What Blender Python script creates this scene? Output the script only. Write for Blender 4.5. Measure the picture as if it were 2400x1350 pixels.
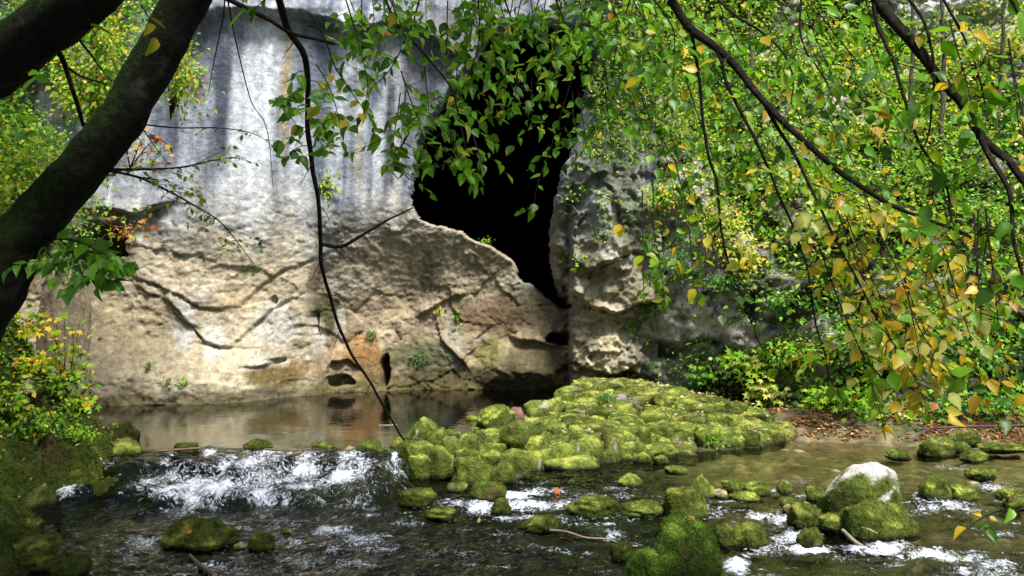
import bpy, math, random
import numpy as np
from mathutils import Vector

for o in list(bpy.data.objects):
    bpy.data.objects.remove(o)
SC = bpy.context.scene
COL = SC.collection
R = math.radians

# ------------------------------------------------------------------ camera, sky, sun, exposure
FPX, CU, CV, EYE, PITCH = 2078.0, 1200.0, 675.0, 1.6, R(2.34)
cam = bpy.data.cameras.new("camera"); cam.sensor_width = 36; cam.lens = 36 * FPX / 2400
cam.clip_start = 0.05; cam.clip_end = 400
camo = bpy.data.objects.new("camera", cam); COL.objects.link(camo)
camo.location = (0, 0, EYE); camo.rotation_euler = (R(90) + PITCH, 0, 0)
cam.dof.use_dof = False
SC.camera = camo
SUN_EL, SUN_AZ = R(57), R(152)        # azimuth clockwise from +Y: light falls steeply from the right
w = bpy.data.worlds.new("World"); SC.world = w; w.use_nodes = True
nt = w.node_tree
sky = nt.nodes.new("ShaderNodeTexSky"); sky.sky_type = 'NISHITA'; sky.sun_disc = False
sky.sun_elevation = SUN_EL; sky.sun_rotation = SUN_AZ; sky.dust_density = 3.0; sky.air_density = 1.0
nt.links.new(sky.outputs[0], nt.nodes["Background"].inputs[0])
nt.nodes["Background"].inputs[1].default_value = 0.09
sl = bpy.data.lights.new("sun", 'SUN'); sl.energy = 4.6; sl.angle = R(14); sl.color = (1.0, 0.965, 0.90)
so = bpy.data.objects.new("sun", sl); COL.objects.link(so)
sd = Vector((math.sin(SUN_AZ) * math.cos(SUN_EL), math.cos(SUN_AZ) * math.cos(SUN_EL), math.sin(SUN_EL)))
so.rotation_euler = sd.to_track_quat('Z', 'Y').to_euler(); so.location = (3, -4, 20)
SC.view_settings.view_transform = 'Standard'; SC.view_settings.look = 'None'
SC.view_settings.exposure = 0.95; SC.view_settings.gamma = 1.0
SC.cycles.use_denoising = True
SC.cycles.max_bounces = 8; SC.cycles.diffuse_bounces = 3; SC.cycles.glossy_bounces = 3
SC.cycles.transparent_max_bounces = 12; SC.cycles.transmission_bounces = 4
SC.cycles.caustics_reflective = False; SC.cycles.caustics_refractive = False
SC.cycles.sample_clamp_indirect = 6.0

# ------------------------------------------------------------------ where the camera ray through image pixel (u, v) meets the place
cp, sp = math.cos(PITCH), math.sin(PITCH)
def ray(u, v):
    a = (np.asarray(u, float) - CU) / FPX; b = -(np.asarray(v, float) - CV) / FPX
    return np.stack([a, cp - b * sp, sp + b * cp], -1)
def at(u, v, Y):
    d = ray(u, v); t = np.asarray(Y, float) / d[..., 1]
    return d * t[..., None] + np.array([0, 0, EYE])
def onz(u, v, z=0.0):
    d = ray(u, v); t = (z - EYE) / d[..., 2]
    return d * t[..., None] + np.array([0, 0, EYE])
def uv_of(x, y, z):
    zz = np.asarray(z) - EYE
    f = y * cp + zz * sp; up = -y * sp + zz * cp
    return CU + FPX * x / f, CV - FPX * up / f

# ------------------------------------------------------------------ noise
_rs = np.random.RandomState(7)
_perm = np.tile(_rs.permutation(256), 3)
_g3 = _rs.normal(size=(256, 3)); _g3 /= np.linalg.norm(_g3, axis=1)[:, None]
_rnd = _rs.rand(256, 4)
def noise3(P):
    P = np.asarray(P, float); i = np.floor(P).astype(int); f = P - i
    s = f * f * f * (f * (f * 6 - 15) + 10)
    i &= 255; r = 0
    for dx in (0, 1):
        hx = _perm[i[..., 0] + dx]; wx = s[..., 0] if dx else 1 - s[..., 0]
        for dy in (0, 1):
            hy = _perm[hx + i[..., 1] + dy]; wy = s[..., 1] if dy else 1 - s[..., 1]
            for dz in (0, 1):
                g = _g3[_perm[hy + i[..., 2] + dz]]
                wz = s[..., 2] if dz else 1 - s[..., 2]
                r = r + wx * wy * wz * ((f[..., 0] - dx) * g[..., 0] + (f[..., 1] - dy) * g[..., 1] + (f[..., 2] - dz) * g[..., 2])
    return r * 1.6
_a2 = np.arange(256) * 2 * np.pi / 256; _g2x = np.cos(_a2).astype(np.float32); _g2y = np.sin(_a2).astype(np.float32); _p32 = _perm.astype(np.int32)
def noise2(X, Y, sd):
    ix = np.floor(X); iy = np.floor(Y); fx = X - ix; fy = Y - iy
    ix = ix.astype(np.int32) & 255; iy = iy.astype(np.int32) & 255
    sx = fx * fx * fx * (fx * (fx * 6 - 15) + 10); sy = fy * fy * fy * (fy * (fy * 6 - 15) + 10)
    def g(dx, dy):
        h = _p32[_p32[ix + dx] + iy + dy + sd]
        return _g2x[h] * (fx - dx) + _g2y[h] * (fy - dy)
    a = g(0, 0); b = g(1, 0); a = a + sx * (b - a)
    c = g(0, 1); d = g(1, 1); c = c + sx * (d - c)
    return (a + sy * (c - a)) * 1.45
def fbm(x, y, z=0.0, oct=4, freq=1.0, rough=0.5, ridge=False):
    if np.ndim(z) == 0:
        X, Y = np.broadcast_arrays(np.asarray(x, np.float32) * np.float32(freq), np.asarray(y, np.float32) * np.float32(freq))
        X = X + np.float32(1000.37 + z * 3.1); Y = Y + np.float32(1000.71 - z * 1.7); a, r, t = 1.0, 0, 0
        for k in range(oct):
            n = noise2(X, Y, (int(z * 7) + k * 31) % 200)
            if ridge: n = 1 - 2 * np.abs(n)
            r = r + np.float32(a) * n; t += a; a *= rough; X = X * np.float32(2.03); Y = Y * np.float32(2.03)
        return r / t
    P = np.stack(np.broadcast_arrays(np.asarray(x, float), np.asarray(y, float), np.asarray(z, float)), -1) * freq
    a, r, t = 1.0, 0, 0
    for k in range(oct):
        n = noise3(P + k * 17.3)
        if ridge: n = 1 - 2 * np.abs(n)
        r = r + a * n; t += a; a *= rough; P = P * 2.03
    return r / t
def worley(x, y, freq=1.0, seed=0):
    X = np.asarray(x) * freq; Y = np.asarray(y) * freq
    ix = np.floor(X).astype(int); iy = np.floor(Y).astype(int)
    d1 = np.full(X.shape, 9.0); d2 = d1.copy(); idn = np.zeros(X.shape)
    for a in (-1, 0, 1):
        for b in (-1, 0, 1):
            h = _perm[(_perm[(ix + a + seed) & 255] + iy + b) & 255]
            px = ix + a + _rnd[h, 0]; py = iy + b + _rnd[h, 1]
            d = np.hypot(X - px, Y - py)
            nearer = d < d1
            d2 = np.where(nearer, d1, np.minimum(d2, d)); idn = np.where(nearer, _rnd[h, 2], idn); d1 = np.where(nearer, d, d1)
    return d1, d2, idn
def ss(a, b, x):
    t = np.clip((x - a) / (b - a), 0, 1); return t * t * (3 - 2 * t)
def lerp(a, b, t):
    return a * (1 - t) + b * t
def mixc(c, d, t):
    return c * (1 - t[..., None]) + np.asarray(d) * t[..., None]
def inpoly(x, y, poly):
    c = np.zeros(np.shape(x), bool); n = len(poly)
    for i in range(n):
        x1, y1 = poly[i]; x2, y2 = poly[(i + 1) % n]
        if y1 == y2: continue
        c ^= ((y1 > y) != (y2 > y)) & (x < (x2 - x1) * (y - y1) / (y2 - y1) + x1)
    return c
def dpoly(x, y, poly, closed=True):
    d = np.full(np.shape(x), 1e9); n = len(poly)
    for i in range(n if closed else n - 1):
        x1, y1 = poly[i]; x2, y2 = poly[(i + 1) % n]
        L = (x2 - x1) ** 2 + (y2 - y1) ** 2 + 1e-12
        t = np.clip(((x - x1) * (x2 - x1) + (y - y1) * (y2 - y1)) / L, 0, 1)
        d = np.minimum(d, np.hypot(x - x1 - t * (x2 - x1), y - y1 - t * (y2 - y1)))
    return d
def sdpoly(x, y, poly):
    d = dpoly(x, y, poly); return np.where(inpoly(x, y, poly), d, -d)

# ------------------------------------------------------------------ objects
def tag(o, label=None, cat=None, group=None, kind=None):
    if label: o["label"] = label
    if cat: o["category"] = cat
    if group: o["group"] = group
    if kind: o["kind"] = kind
    return o
def empty(name, loc=(0, 0, 0), label=None, cat=None, group=None):
    o = bpy.data.objects.new(name, None); COL.objects.link(o); o.location = loc
    o.empty_display_size = 0.2
    return tag(o, label, cat, group)
def mesh_of(name, V, Fs, mat, col=None, smooth=True, attrs=None):
    """V (n,3); Fs one index array or a list of index arrays, each (m,3) or (m,4)"""
    if isinstance(Fs, np.ndarray): Fs = [Fs]
    Fs = [np.asarray(f, np.int32) for f in Fs if len(f)]
    me = bpy.data.meshes.new(name)
    V = np.ascontiguousarray(V, np.float32)
    me.vertices.add(len(V)); me.vertices.foreach_set("co", V.ravel())
    idx = np.concatenate([f.ravel() for f in Fs]).astype(np.int32)
    tot = np.concatenate([np.full(len(f), f.shape[1], np.int32) for f in Fs])
    st = np.concatenate([[0], np.cumsum(tot)[:-1]]).astype(np.int32)
    me.loops.add(len(idx)); me.loops.foreach_set("vertex_index", idx)
    me.polygons.add(len(tot)); me.polygons.foreach_set("loop_start", st); me.polygons.foreach_set("loop_total", tot)
    if smooth: me.polygons.foreach_set("use_smooth", np.ones(len(tot), bool))
    me.update(calc_edges=True)
    if col is not None:
        a = me.color_attributes.new("Col", 'FLOAT_COLOR', 'POINT')
        c = np.ones((len(V), 4), np.float32); c[:, :3] = np.clip(col, 0, 1); a.data.foreach_set("color", c.ravel())
    for k, val in (attrs or {}).items():
        a = me.attributes.new(k, 'FLOAT', 'POINT'); a.data.foreach_set("value", np.ascontiguousarray(val, np.float32).ravel())
    if mat is not None: me.materials.append(mat)
    return me
def link(name, me, parent=None, loc=None):
    o = bpy.data.objects.new(name, me); COL.objects.link(o)
    if loc is not None: o.location = loc
    if parent is not None:
        o.parent = parent
    return o
def mk(name, V, Fs, mat, parent=None, col=None, smooth=True, attrs=None, origin=None):
    V = np.asarray(V, float)
    if parent is not None: V = V - np.array(wloc(parent))
    elif origin is not None: V = V - np.asarray(origin)
    o = link(name, mesh_of(name, V, Fs, mat, col, smooth, attrs), parent)
    if parent is None and origin is not None: o.location = origin
    return o
def wloc(o):
    p = Vector((0, 0, 0))
    while o is not None: p = p + o.location; o = o.parent
    return p
def gridf(nx, ny, keep=None):
    i = np.arange(nx * ny).reshape(ny, nx)
    f = np.stack([i[:-1, :-1], i[:-1, 1:], i[1:, 1:], i[1:, :-1]], -1).reshape(-1, 4)
    if keep is not None:
        k = keep.reshape(ny, nx); kk = (k[:-1, :-1] & k[:-1, 1:] & k[1:, 1:] & k[1:, :-1]).ravel()
        f = f[kk]
    return f
def compact(V, f, *cols):
    used = np.zeros(len(V), bool); used[f.ravel()] = True
    m = np.cumsum(used) - 1
    return [V[used], m[f]] + [c[used] for c in cols]
def tube(P, rad, seg=8, seed=0, rough=0.0, cap=True):
    P = np.asarray(P, float); n = len(P); rad = np.broadcast_to(rad, n)
    T = np.gradient(P, axis=0); T /= np.linalg.norm(T, axis=1)[:, None] + 1e-9
    ref = np.array([0.31, 0.9, 0.2]); A = np.cross(T, ref); A /= np.linalg.norm(A, axis=1)[:, None] + 1e-9
    B = np.cross(T, A); th = np.linspace(0, 2 * np.pi, seg, endpoint=False)
    rr = rad[:, None] * np.ones(seg)
    V = P[:, None] + rr[..., None] * (np.cos(th)[None, :, None] * A[:, None] + np.sin(th)[None, :, None] * B[:, None])
    if rough > 0:
        k = fbm(V[..., 0] + seed, V[..., 1], V[..., 2], 4, 7.0) * rough
        V = P[:, None] + (V - P[:, None]) * (1 + k[..., None])
    i = np.arange(n * seg).reshape(n, seg); j = np.roll(i, -1, 1)
    f = np.stack([i[:-1], j[:-1], j[1:], i[1:]], -1).reshape(-1, 4)
    return V.reshape(-1, 3), f
def smooth_line(pts, n):
    pts = np.asarray(pts, float)
    if len(pts) == 2: pts = np.array([pts[0], (pts[0] + pts[1]) / 2, pts[1]])
    s = np.concatenate([[0], np.cumsum(np.linalg.norm(np.diff(pts, axis=0), axis=1))])
    q = np.linspace(0, s[-1], n); P = np.concatenate([[2 * pts[0] - pts[1]], pts, [2 * pts[-1] - pts[-2]]])
    k = np.clip(np.searchsorted(s, q, side='right') - 1, 0, len(pts) - 2)
    t = ((q - s[k]) / (s[k + 1] - s[k] + 1e-12))[:, None]
    p0, p1, p2, p3 = P[k], P[k + 1], P[k + 2], P[k + 3]
    return 0.5 * ((2 * p1) + (-p0 + p2) * t + (2 * p0 - 5 * p1 + 4 * p2 - p3) * t ** 2 + (-p0 + 3 * p1 - 3 * p2 + p3) * t ** 3)
class Bag:
    """collects shapes with colours into one mesh"""
    def __init__(s): s.V, s.F3, s.F4, s.C, s.n = [], [], [], [], 0
    def add(s, V, f, c=None):
        f = np.asarray(f); V = np.asarray(V).reshape(-1, 3)
        (s.F3 if f.shape[1] == 3 else s.F4).append(f + s.n); s.V.append(V); s.n += len(V)
        s.C.append(np.broadcast_to(np.asarray(c if c is not None else (.5, .5, .5), float), V.shape))
    def build(s, name, mat, parent=None, smooth=True, origin=None):
        fs = [np.concatenate(x) for x in (s.F3, s.F4) if x]
        return mk(name, np.concatenate(s.V), fs, mat, parent, np.concatenate(s.C), smooth, origin=origin)

# ------------------------------------------------------------------ materials
def mat_attr(name, rough=0.9, var=0.35, vscale=9.0, bump=0.3, bscale=30.0, spec=0.3, detail=6.0, bdist=0.02, translucent=0.0, speck=0.0):
    """base colour = the vertex colour attribute times grain noise; relief from noise bump"""
    m = bpy.data.materials.new(name); m.use_nodes = True; t = m.node_tree; N = t.nodes; Lk = t.links.new
    b = N["Principled BSDF"]; b.inputs["Roughness"].default_value = rough
    b.inputs["Specular IOR Level"].default_value = spec
    a = N.new("ShaderNodeAttribute"); a.attribute_name = "Col"
    colr = a.outputs["Color"]
    geo = N.new("ShaderNodeTexCoord")
    if var > 0:
        n1 = N.new("ShaderNodeTexNoise"); n1.inputs["Scale"].default_value = vscale; n1.inputs["Detail"].default_value = detail
        n1.inputs["Roughness"].default_value = 0.65
        Lk(geo.outputs["Object"], n1.inputs["Vector"])
        mr = N.new("ShaderNodeMapRange"); mr.inputs[1].default_value = 0.3; mr.inputs[2].default_value = 0.7
        mr.inputs[3].default_value = 1 - var; mr.inputs[4].default_value = 1 + var
        Lk(n1.outputs["Fac"], mr.inputs[0])
        mx = N.new("ShaderNodeMix"); mx.data_type = 'RGBA'; mx.blend_type = 'MULTIPLY'; mx.inputs[0].default_value = 1.0
        Lk(colr, mx.inputs[6]); Lk(mr.outputs[0], mx.inputs[7]); colr = mx.outputs[2]
    if speck > 0:      # lichen specks and pitting
        n3 = N.new("ShaderNodeTexNoise"); n3.inputs["Scale"].default_value = 34.0; n3.inputs["Detail"].default_value = 8; n3.inputs["Roughness"].default_value = 0.75
        Lk(geo.outputs["Object"], n3.inputs["Vector"])
        m3 = N.new("ShaderNodeMapRange"); m3.inputs[1].default_value = 0.40; m3.inputs[2].default_value = 0.60; m3.inputs[3].default_value = 1 - speck; m3.inputs[4].default_value = 1 + speck * .45
        Lk(n3.outputs["Fac"], m3.inputs[0])
        x3 = N.new("ShaderNodeMix"); x3.data_type = 'RGBA'; x3.blend_type = 'MULTIPLY'; x3.inputs[0].default_value = 1.0
        Lk(colr, x3.inputs[6]); Lk(m3.outputs[0], x3.inputs[7]); colr = x3.outputs[2]
    Lk(colr, b.inputs["Base Color"])
    if bump > 0:
        n2 = N.new("ShaderNodeTexNoise"); n2.inputs["Scale"].default_value = bscale; n2.inputs["Detail"].default_value = 10; n2.inputs["Roughness"].default_value = 0.68
        Lk(geo.outputs["Object"], n2.inputs["Vector"])
        bp = N.new("ShaderNodeBump"); bp.inputs["Strength"].default_value = bump; bp.inputs["Distance"].default_value = bdist
        Lk(n2.outputs["Fac"], bp.inputs["Height"]); Lk(bp.outputs[0], b.inputs["Normal"])
    if translucent > 0:
        tr = N.new("ShaderNodeBsdfTranslucent"); ms = N.new("ShaderNodeMixShader"); ms.inputs[0].default_value = translucent
        hs = N.new("ShaderNodeMix"); hs.data_type = 'RGBA'; hs.blend_type = 'MULTIPLY'; hs.inputs[0].default_value = 1
        Lk(colr, hs.inputs[6]); hs.inputs[7].default_value = (1.0, 1.0, 0.55, 1)
        Lk(hs.outputs[2], tr.inputs["Color"])
        Lk(b.outputs[0], ms.inputs[1]); Lk(tr.outputs[0], ms.inputs[2])
        Lk(ms.outputs[0], N["Material Output"].inputs["Surface"])
    return m
M = {}
M['rock'] = mat_attr("limestone", 0.88, 0.42, 9.0, 0.6, 10.0, 0.25, 14.0, 0.07, speck=0.22)
M['hill'] = mat_attr("overgrown_slope", 0.95, 0.5, 7.0, 0.8, 9.0, 0.2, 12.0, 0.12, speck=0.35)
M['moss'] = mat_attr("moss", 0.95, 0.55, 18.0, 1.0, 30.0, 0.1, 10.0, 0.06)
M['mossblade'] = mat_attr("moss_shoots", 0.9, 0.25, 6.0, 0.0, 1, 0.1, 3, translucent=0.25)
M['bark'] = mat_attr("bark", 0.9, 0.6, 22.0, 1.0, 24.0, 0.15, 10.0, 0.07, speck=.4)
M['leaf'] = mat_attr("leaf", 0.4, 0.2, 25.0, 0.0, 1, 0.4, 3, translucent=0.55)
M['leafmatt'] = mat_attr("leaf_matt", 0.6, 0.2, 12.0, 0.0, 1, 0.25, 3, translucent=0.38)
M['bed'] = mat_attr("stream_bed", 0.9, 0.5, 9.0, 0.5, 25.0, 0.2, 8.0, 0.03)
M['wood'] = mat_attr("wet_wood", 0.7, 0.3, 20.0, 0.5, 40.0, 0.3)
def mat_water():
    m = bpy.data.materials.new("water"); m.use_nodes = True; t = m.node_tree; N = t.nodes; Lk = t.links.new
    N.remove(N["Principled BSDF"])
    geo = N.new("ShaderNodeTexCoord")
    tint = N.new("ShaderNodeAttribute"); tint.attribute_name = "Col"
    rip = N.new("ShaderNodeAttribute"); rip.attribute_name = "ripple"
    foam = N.new("ShaderNodeAttribute"); foam.attribute_name = "foam"
    mp = N.new("ShaderNodeMapping"); mp.inputs["Scale"].default_value = (1.0, 0.6, 1.0)
    Lk(geo.outputs["Object"], mp.inputs["Vector"])
    n1 = N.new("ShaderNodeTexNoise"); n1.inputs["Scale"].default_value = 8.0; n1.inputs["Detail"].default_value = 5
    n1.inputs["Distortion"].default_value = 0.9
    Lk(mp.outputs[0], n1.inputs["Vector"])
    bp = N.new("ShaderNodeBump"); bp.inputs["Distance"].default_value = 0.06
    Lk(n1.outputs["Fac"], bp.inputs["Height"]); Lk(rip.outputs["Fac"], bp.inputs["Strength"])
    tr = N.new("ShaderNodeBsdfTransparent"); Lk(tint.outputs["Color"], tr.inputs["Color"])
    gl = N.new("ShaderNodeBsdfGlossy"); gl.inputs["Roughness"].default_value = 0.03; Lk(bp.outputs[0], gl.inputs["Normal"])
    fr = N.new("ShaderNodeFresnel"); fr.inputs["IOR"].default_value = 1.33; Lk(bp.outputs[0], fr.inputs["Normal"])
    mx = N.new("ShaderNodeMixShader"); Lk(fr.outputs[0], mx.inputs[0]); Lk(tr.outputs[0], mx.inputs[1]); Lk(gl.outputs[0], mx.inputs[2])
    # foam: white bubbles broken into streaks; its bluish white also paints sky glints
    mp2 = N.new("ShaderNodeMapping"); mp2.inputs["Scale"].default_value = (1.0, 0.8, 0.7)
    Lk(geo.outputs["Object"], mp2.inputs["Vector"])
    n2 = N.new("ShaderNodeTexNoise"); n2.inputs["Scale"].default_value = 15.0; n2.inputs["Detail"].default_value = 6; n2.inputs["Roughness"].default_value = 0.7
    n2.inputs["Distortion"].default_value = 2.2
    Lk(mp2.outputs[0], n2.inputs["Vector"])
    cn = N.new("ShaderNodeMapRange"); cn.inputs[1].default_value = 0.3; cn.inputs[2].default_value = 0.7; cn.inputs[3].default_value = 0.0; cn.inputs[4].default_value = 1.0
    Lk(n2.outputs["Fac"], cn.inputs[0])
    ad = N.new("ShaderNodeMath"); ad.operation = 'ADD'; Lk(foam.outputs["Fac"], ad.inputs[0]); Lk(cn.outputs[0], ad.inputs[1])
    mr = N.new("ShaderNodeMapRange"); mr.inputs[1].default_value = 0.90; mr.inputs[2].default_value = 1.45
    Lk(ad.outputs[0], mr.inputs[0])
    df = N.new("ShaderNodeBsdfPrincipled"); df.inputs["Base Color"].default_value = (0.74, 0.79, 0.90, 1); df.inputs["Roughness"].default_value = 0.5
    bp2 = N.new("ShaderNodeBump"); bp2.inputs["Strength"].default_value = 0.6; bp2.inputs["Distance"].default_value = 0.03
    Lk(n2.outputs["Fac"], bp2.inputs["Height"]); Lk(bp2.outputs[0], df.inputs["Normal"])
    m2 = N.new("ShaderNodeMixShader"); Lk(mr.outputs[0], m2.inputs[0]); Lk(mx.outputs[0], m2.inputs[1]); Lk(df.outputs[0], m2.inputs[2])
    Lk(m2.outputs[0], N["Material Output"].inputs["Surface"])
    return m
M['water'] = mat_water()
# ================================================================== THE SETTING
# ------------------------------------------------------------------ limestone cliff with the cave mouth
CAVE = [(1067,185),(1105,140),(1135,95),(1165,62),(1230,45),(1300,42),(1372,62),(1394,130),(1386,205),(1366,265),(1350,330),(1330,398),(1309,445),(1299,482),(1301,560),(1295,610),(1297,648),(1322,690),(1337,712),(1343,735),
        (1312,722),(1272,692),(1232,668),(1212,648),(1203,622),(1186,604),(1150,577),(1112,566),(1070,543),(1040,531),(1003,529),(976,516),(961,482),(957,430),(965,372),(990,325),(1022,250)]
U_A = [-600,-400,100,250,480,600,750,960,1340,1420,1500,1900]
Y_A = [12.6,13.2,13.9,14.7,15.0,15.6,16.4,17.0,16.9,16.5,16.6,16.6]
def cliff_base(x, z):
    Y = np.full(np.broadcast(x, z).shape, 16.3)
    for k in range(5):
        u, v = uv_of(x, Y, z)
        a = np.interp(u, U_A, Y_A)
        edge = np.interp(v, [600,680,770,810,915,960], [740,722,722,738,752,756])
        m = ss(-6, 14, u - edge) * ss(500, 760, v + 0.12 * (u - 720)) * (1 - ss(1330, 1342, u))
        a = a + m * (0.55 + 0.10 * (z - 0.3) + 0.25 * ss(900, 1300, u))
        # foot apron: the wall swells out towards the water on the left
        a = a - 0.55 * ss(760, 900, v) * (1 - ss(560, 700, u)) * ss(100, 260, u)
        Y = a
    u, v = uv_of(x, Y, z)
    return Y, u, v
def ledge(Y, u, v, pts, amp, up=110, groove=0.05, sharp=1.6, wob=6):
    """rock above the line stands proud of the rock below it"""
    pts = np.array(pts, float); us, vs = pts[:, 0], pts[:, 1]
    line = np.interp(u, us, vs) + 1.5 * wob * fbm(u, 3.3 + amp * 9, 0, 5, 0.022, 0.6); amp = amp * (.85 + .7 * fbm(u, v, 5, 3, .012)); up = up * .55
    t = v - line; fade = ss(us[0] - 12, us[0] + 25, u) * (1 - ss(us[-1] - 25, us[-1] + 12, u))
    Y = Y - amp * fade / (1 + np.exp(np.clip(t / sharp, -40, 40))) * np.exp(np.minimum(t, 0) / up)
    return Y + (groove + .02) * fade * np.clip(.4 + 1.6 * fbm(u, 9.1, 3, 3, .03), 0, 1.3) * np.exp(-((t - 2.5) / 3.0) ** 2)
def pocket(Y, u, v, cu, cv, ru, rv, d):
    q = ((u - cu) / ru) ** 2 + ((v - cv) / rv) ** 2
    q = q + 0.25 * np.sin(u * 0.11 + cv) * np.sin(v * 0.13 + cu)
    return Y + d * (1 - ss(0.55, 1.0, q))
def cliff_fn(x, z):
    Y, u, v = cliff_base(x, z)
    up = 1 - ss(430, 560, v + 30 * fbm(u, v, 0, 2, 0.008))           # the smooth washed upper wall
    low = 1 - up
    Y = Y + 0.20 * fbm(x, z, 0, 3, 0.45) + (0.03 + 0.025 * low) * fbm(x, z, 4, 4, 1.6) + (0.005 + 0.018 * low) * fbm(x, z, 8, 3, 6.5, 0.6)
    Y = Y + 0.014 * low * fbm(x, z, 2, 3, 10.0, 0.6, True)
    rg = fbm(x + .2 * fbm(x, z, 3, 2, 2.0), z * 1.3, 14, 3, 1.1, 0.55, True); Y = Y + (0.03 * low + 0.004) * ss(0.80, 0.97, rg)
    Y = Y - 0.02 * low * np.abs(fbm(x, z, 17, 3, 3.2, 0.6)) + (0.003 + .006 * low) * fbm(x, z, 19, 3, 16.0, 0.7)
    d1, d2, idn = worley(x + 0.3 * fbm(x, z, 5, 2, 1.5), z * 1.25 + 0.3 * fbm(x, z, 9, 2, 1.5), 1.15)
    Y = Y + low * (0.10 * (idn - 0.5) * ss(0, .03, d2 - d1))
    d1, d2, idn = worley(x + .05 * fbm(x, z, 7, 2, 6.0), z * 1.5, 9.0, 21); Y = Y + low * 0.022 * (idn - .5)
    d1, d2, idn = worley(x + .08 * fbm(x, z, 6, 2, 4.0), z * 1.4, 3.6, 11)
    Y = Y + (0.3 + 0.7 * low) * (0.035 * (idn - 0.5))
    Y = Y + 0.05 * up * fbm(x * 2.2, z * 0.18, 0, 3, 1.0)             # flutes of the streaked wall
    L = lambda *a, **k: ledge(Y, u, v, *a, **k)
    Y = ledge(Y, u, v, [(455,62),(520,44),(600,38),(700,42),(760,58),(830,80),(960,70),(1080,140)], 0.55, 160, 0.08)
    Y = ledge(Y, u, v, [(300,640),(360,668),(420,690),(470,722),(555,722),(610,668),(660,636),(725,612),(775,590)], 0.10, 60)
    Y = ledge(Y, u, v, [(385,690),(430,738),(478,800),(540,816),(590,770),(640,722),(722,680)], 0.14, 70)
    Y = ledge(Y, u, v, [(300,655),(350,690),(385,700),(420,745),(470,770)], 0.08, 50)
    Y = ledge(Y, u, v, [(190,500),(250,492),(330,505),(380,490),(410,470)], 0.30, 60)
    Y = ledge(Y, u, v, [(560,860),(610,858),(640,850),(668,838)], 0.20, 40)
    Y = ledge(Y, u, v, [(900,548),(940,545),(970,515)], 0.12, 60)
    Y = ledge(Y, u, v, [(975,742),(1010,722),(1060,700),(1100,684)], 0.22, 40)
    Y = ledge(Y, u, v, [(1020,742),(1035,800),(1090,850),(1105,875)], 0.18, 60)
    Y = ledge(Y, u, v, [(760,880),(778,850),(820,838),(850,870)], 0.25, 40)
    Y = ledge(Y, u, v, [(1190,790),(1250,800),(1300,812),(1340,820)], 0.22, 60)
    pr = ss(1280, 1330, u) * ss(330, 420, v); _a, _b, pid = worley(x + .15 * fbm(x, z, 8, 2, 2.5), z * 1.2, 2.3, 71); Y = Y + pr * (0.26 * (pid - .5) + 0.24 * fbm(x, z, 91, 3, 1.6) - 0.18 * fbm(x, z * .8, 92, 4, 2.6, .6, True) + 0.05 * fbm(x, z, 93, 4, 7.0, .65))
    # pillar right of the cave mouth: bulging upper block, undercut, then the lower block
    pm = ss(1338, 1352, u)
    Y = ledge(Y, u, v, [(1290,592),(1330,606),(1370,640),(1430,616),(1480,590),(1560,600)], 0.35, 110, 0.12)
    Y = ledge(Y, u, v, [(1285,655),(1320,668),(1345,690),(1390,725),(1450,735),(1490,712),(1540,700)], 0.55, 130, 0.25)
    Y = ledge(Y, u, v, [(1330,842),(1370,862),(1400,872),(1440,880),(1490,850)], 0.30, 120, 0.12)
    Y = Y - 0.25 * np.exp(-(((u - 1405) / 75) ** 2 + ((v - 520) / 140) ** 2))
    Y = pocket(Y, u, v, 735, 765, 14, 42, 0.35)
    Y = pocket(Y, u, v, 902, 868, 12, 42, 0.7); Y = pocket(Y, u, v, 795, 893, 40, 16, 0.3)
    Y = pocket(Y, u, v, 650, 845, 20, 7, 0.12); Y = pocket(Y, u, v, 1310, 795, 34, 16, 0.9)
    Y = pocket(Y, u, v, 640, 705, 10, 14, 0.15)
    Y = pocket(Y, u, v, 225, 575, 70, 60, 0.9)
    # slanted boulder leaning in the recess
    b = ss(0, 60, sdpoly(u, v, [(1110,880),(1118,835),(1160,790),(1210,800),(1345,830),(1345,930),(1110,930)]))
    Y = Y - 0.4 * b
    sdv = sdpoly(u, v, [(a_ + 7 * math.sin(i_ * 2.1), b_) for i_, (a_, b_) in enumerate(CAVE)]) + 9 * fbm(u, v, 0, 4, 0.03, 0.6)
    Y = Y + 0.5 * np.clip((sdv + 1) / 9.0, 0, 1) ** 1.3
    return Y, u, v, sdv
CX = np.arange(-11.0, 2.75, 0.024); CZ = np.arange(-0.6, 10.4, 0.024)
gx, gz = np.meshgrid(CX, CZ)
cy, cu_, cv_, csd = cliff_fn(gx, gz)
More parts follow.
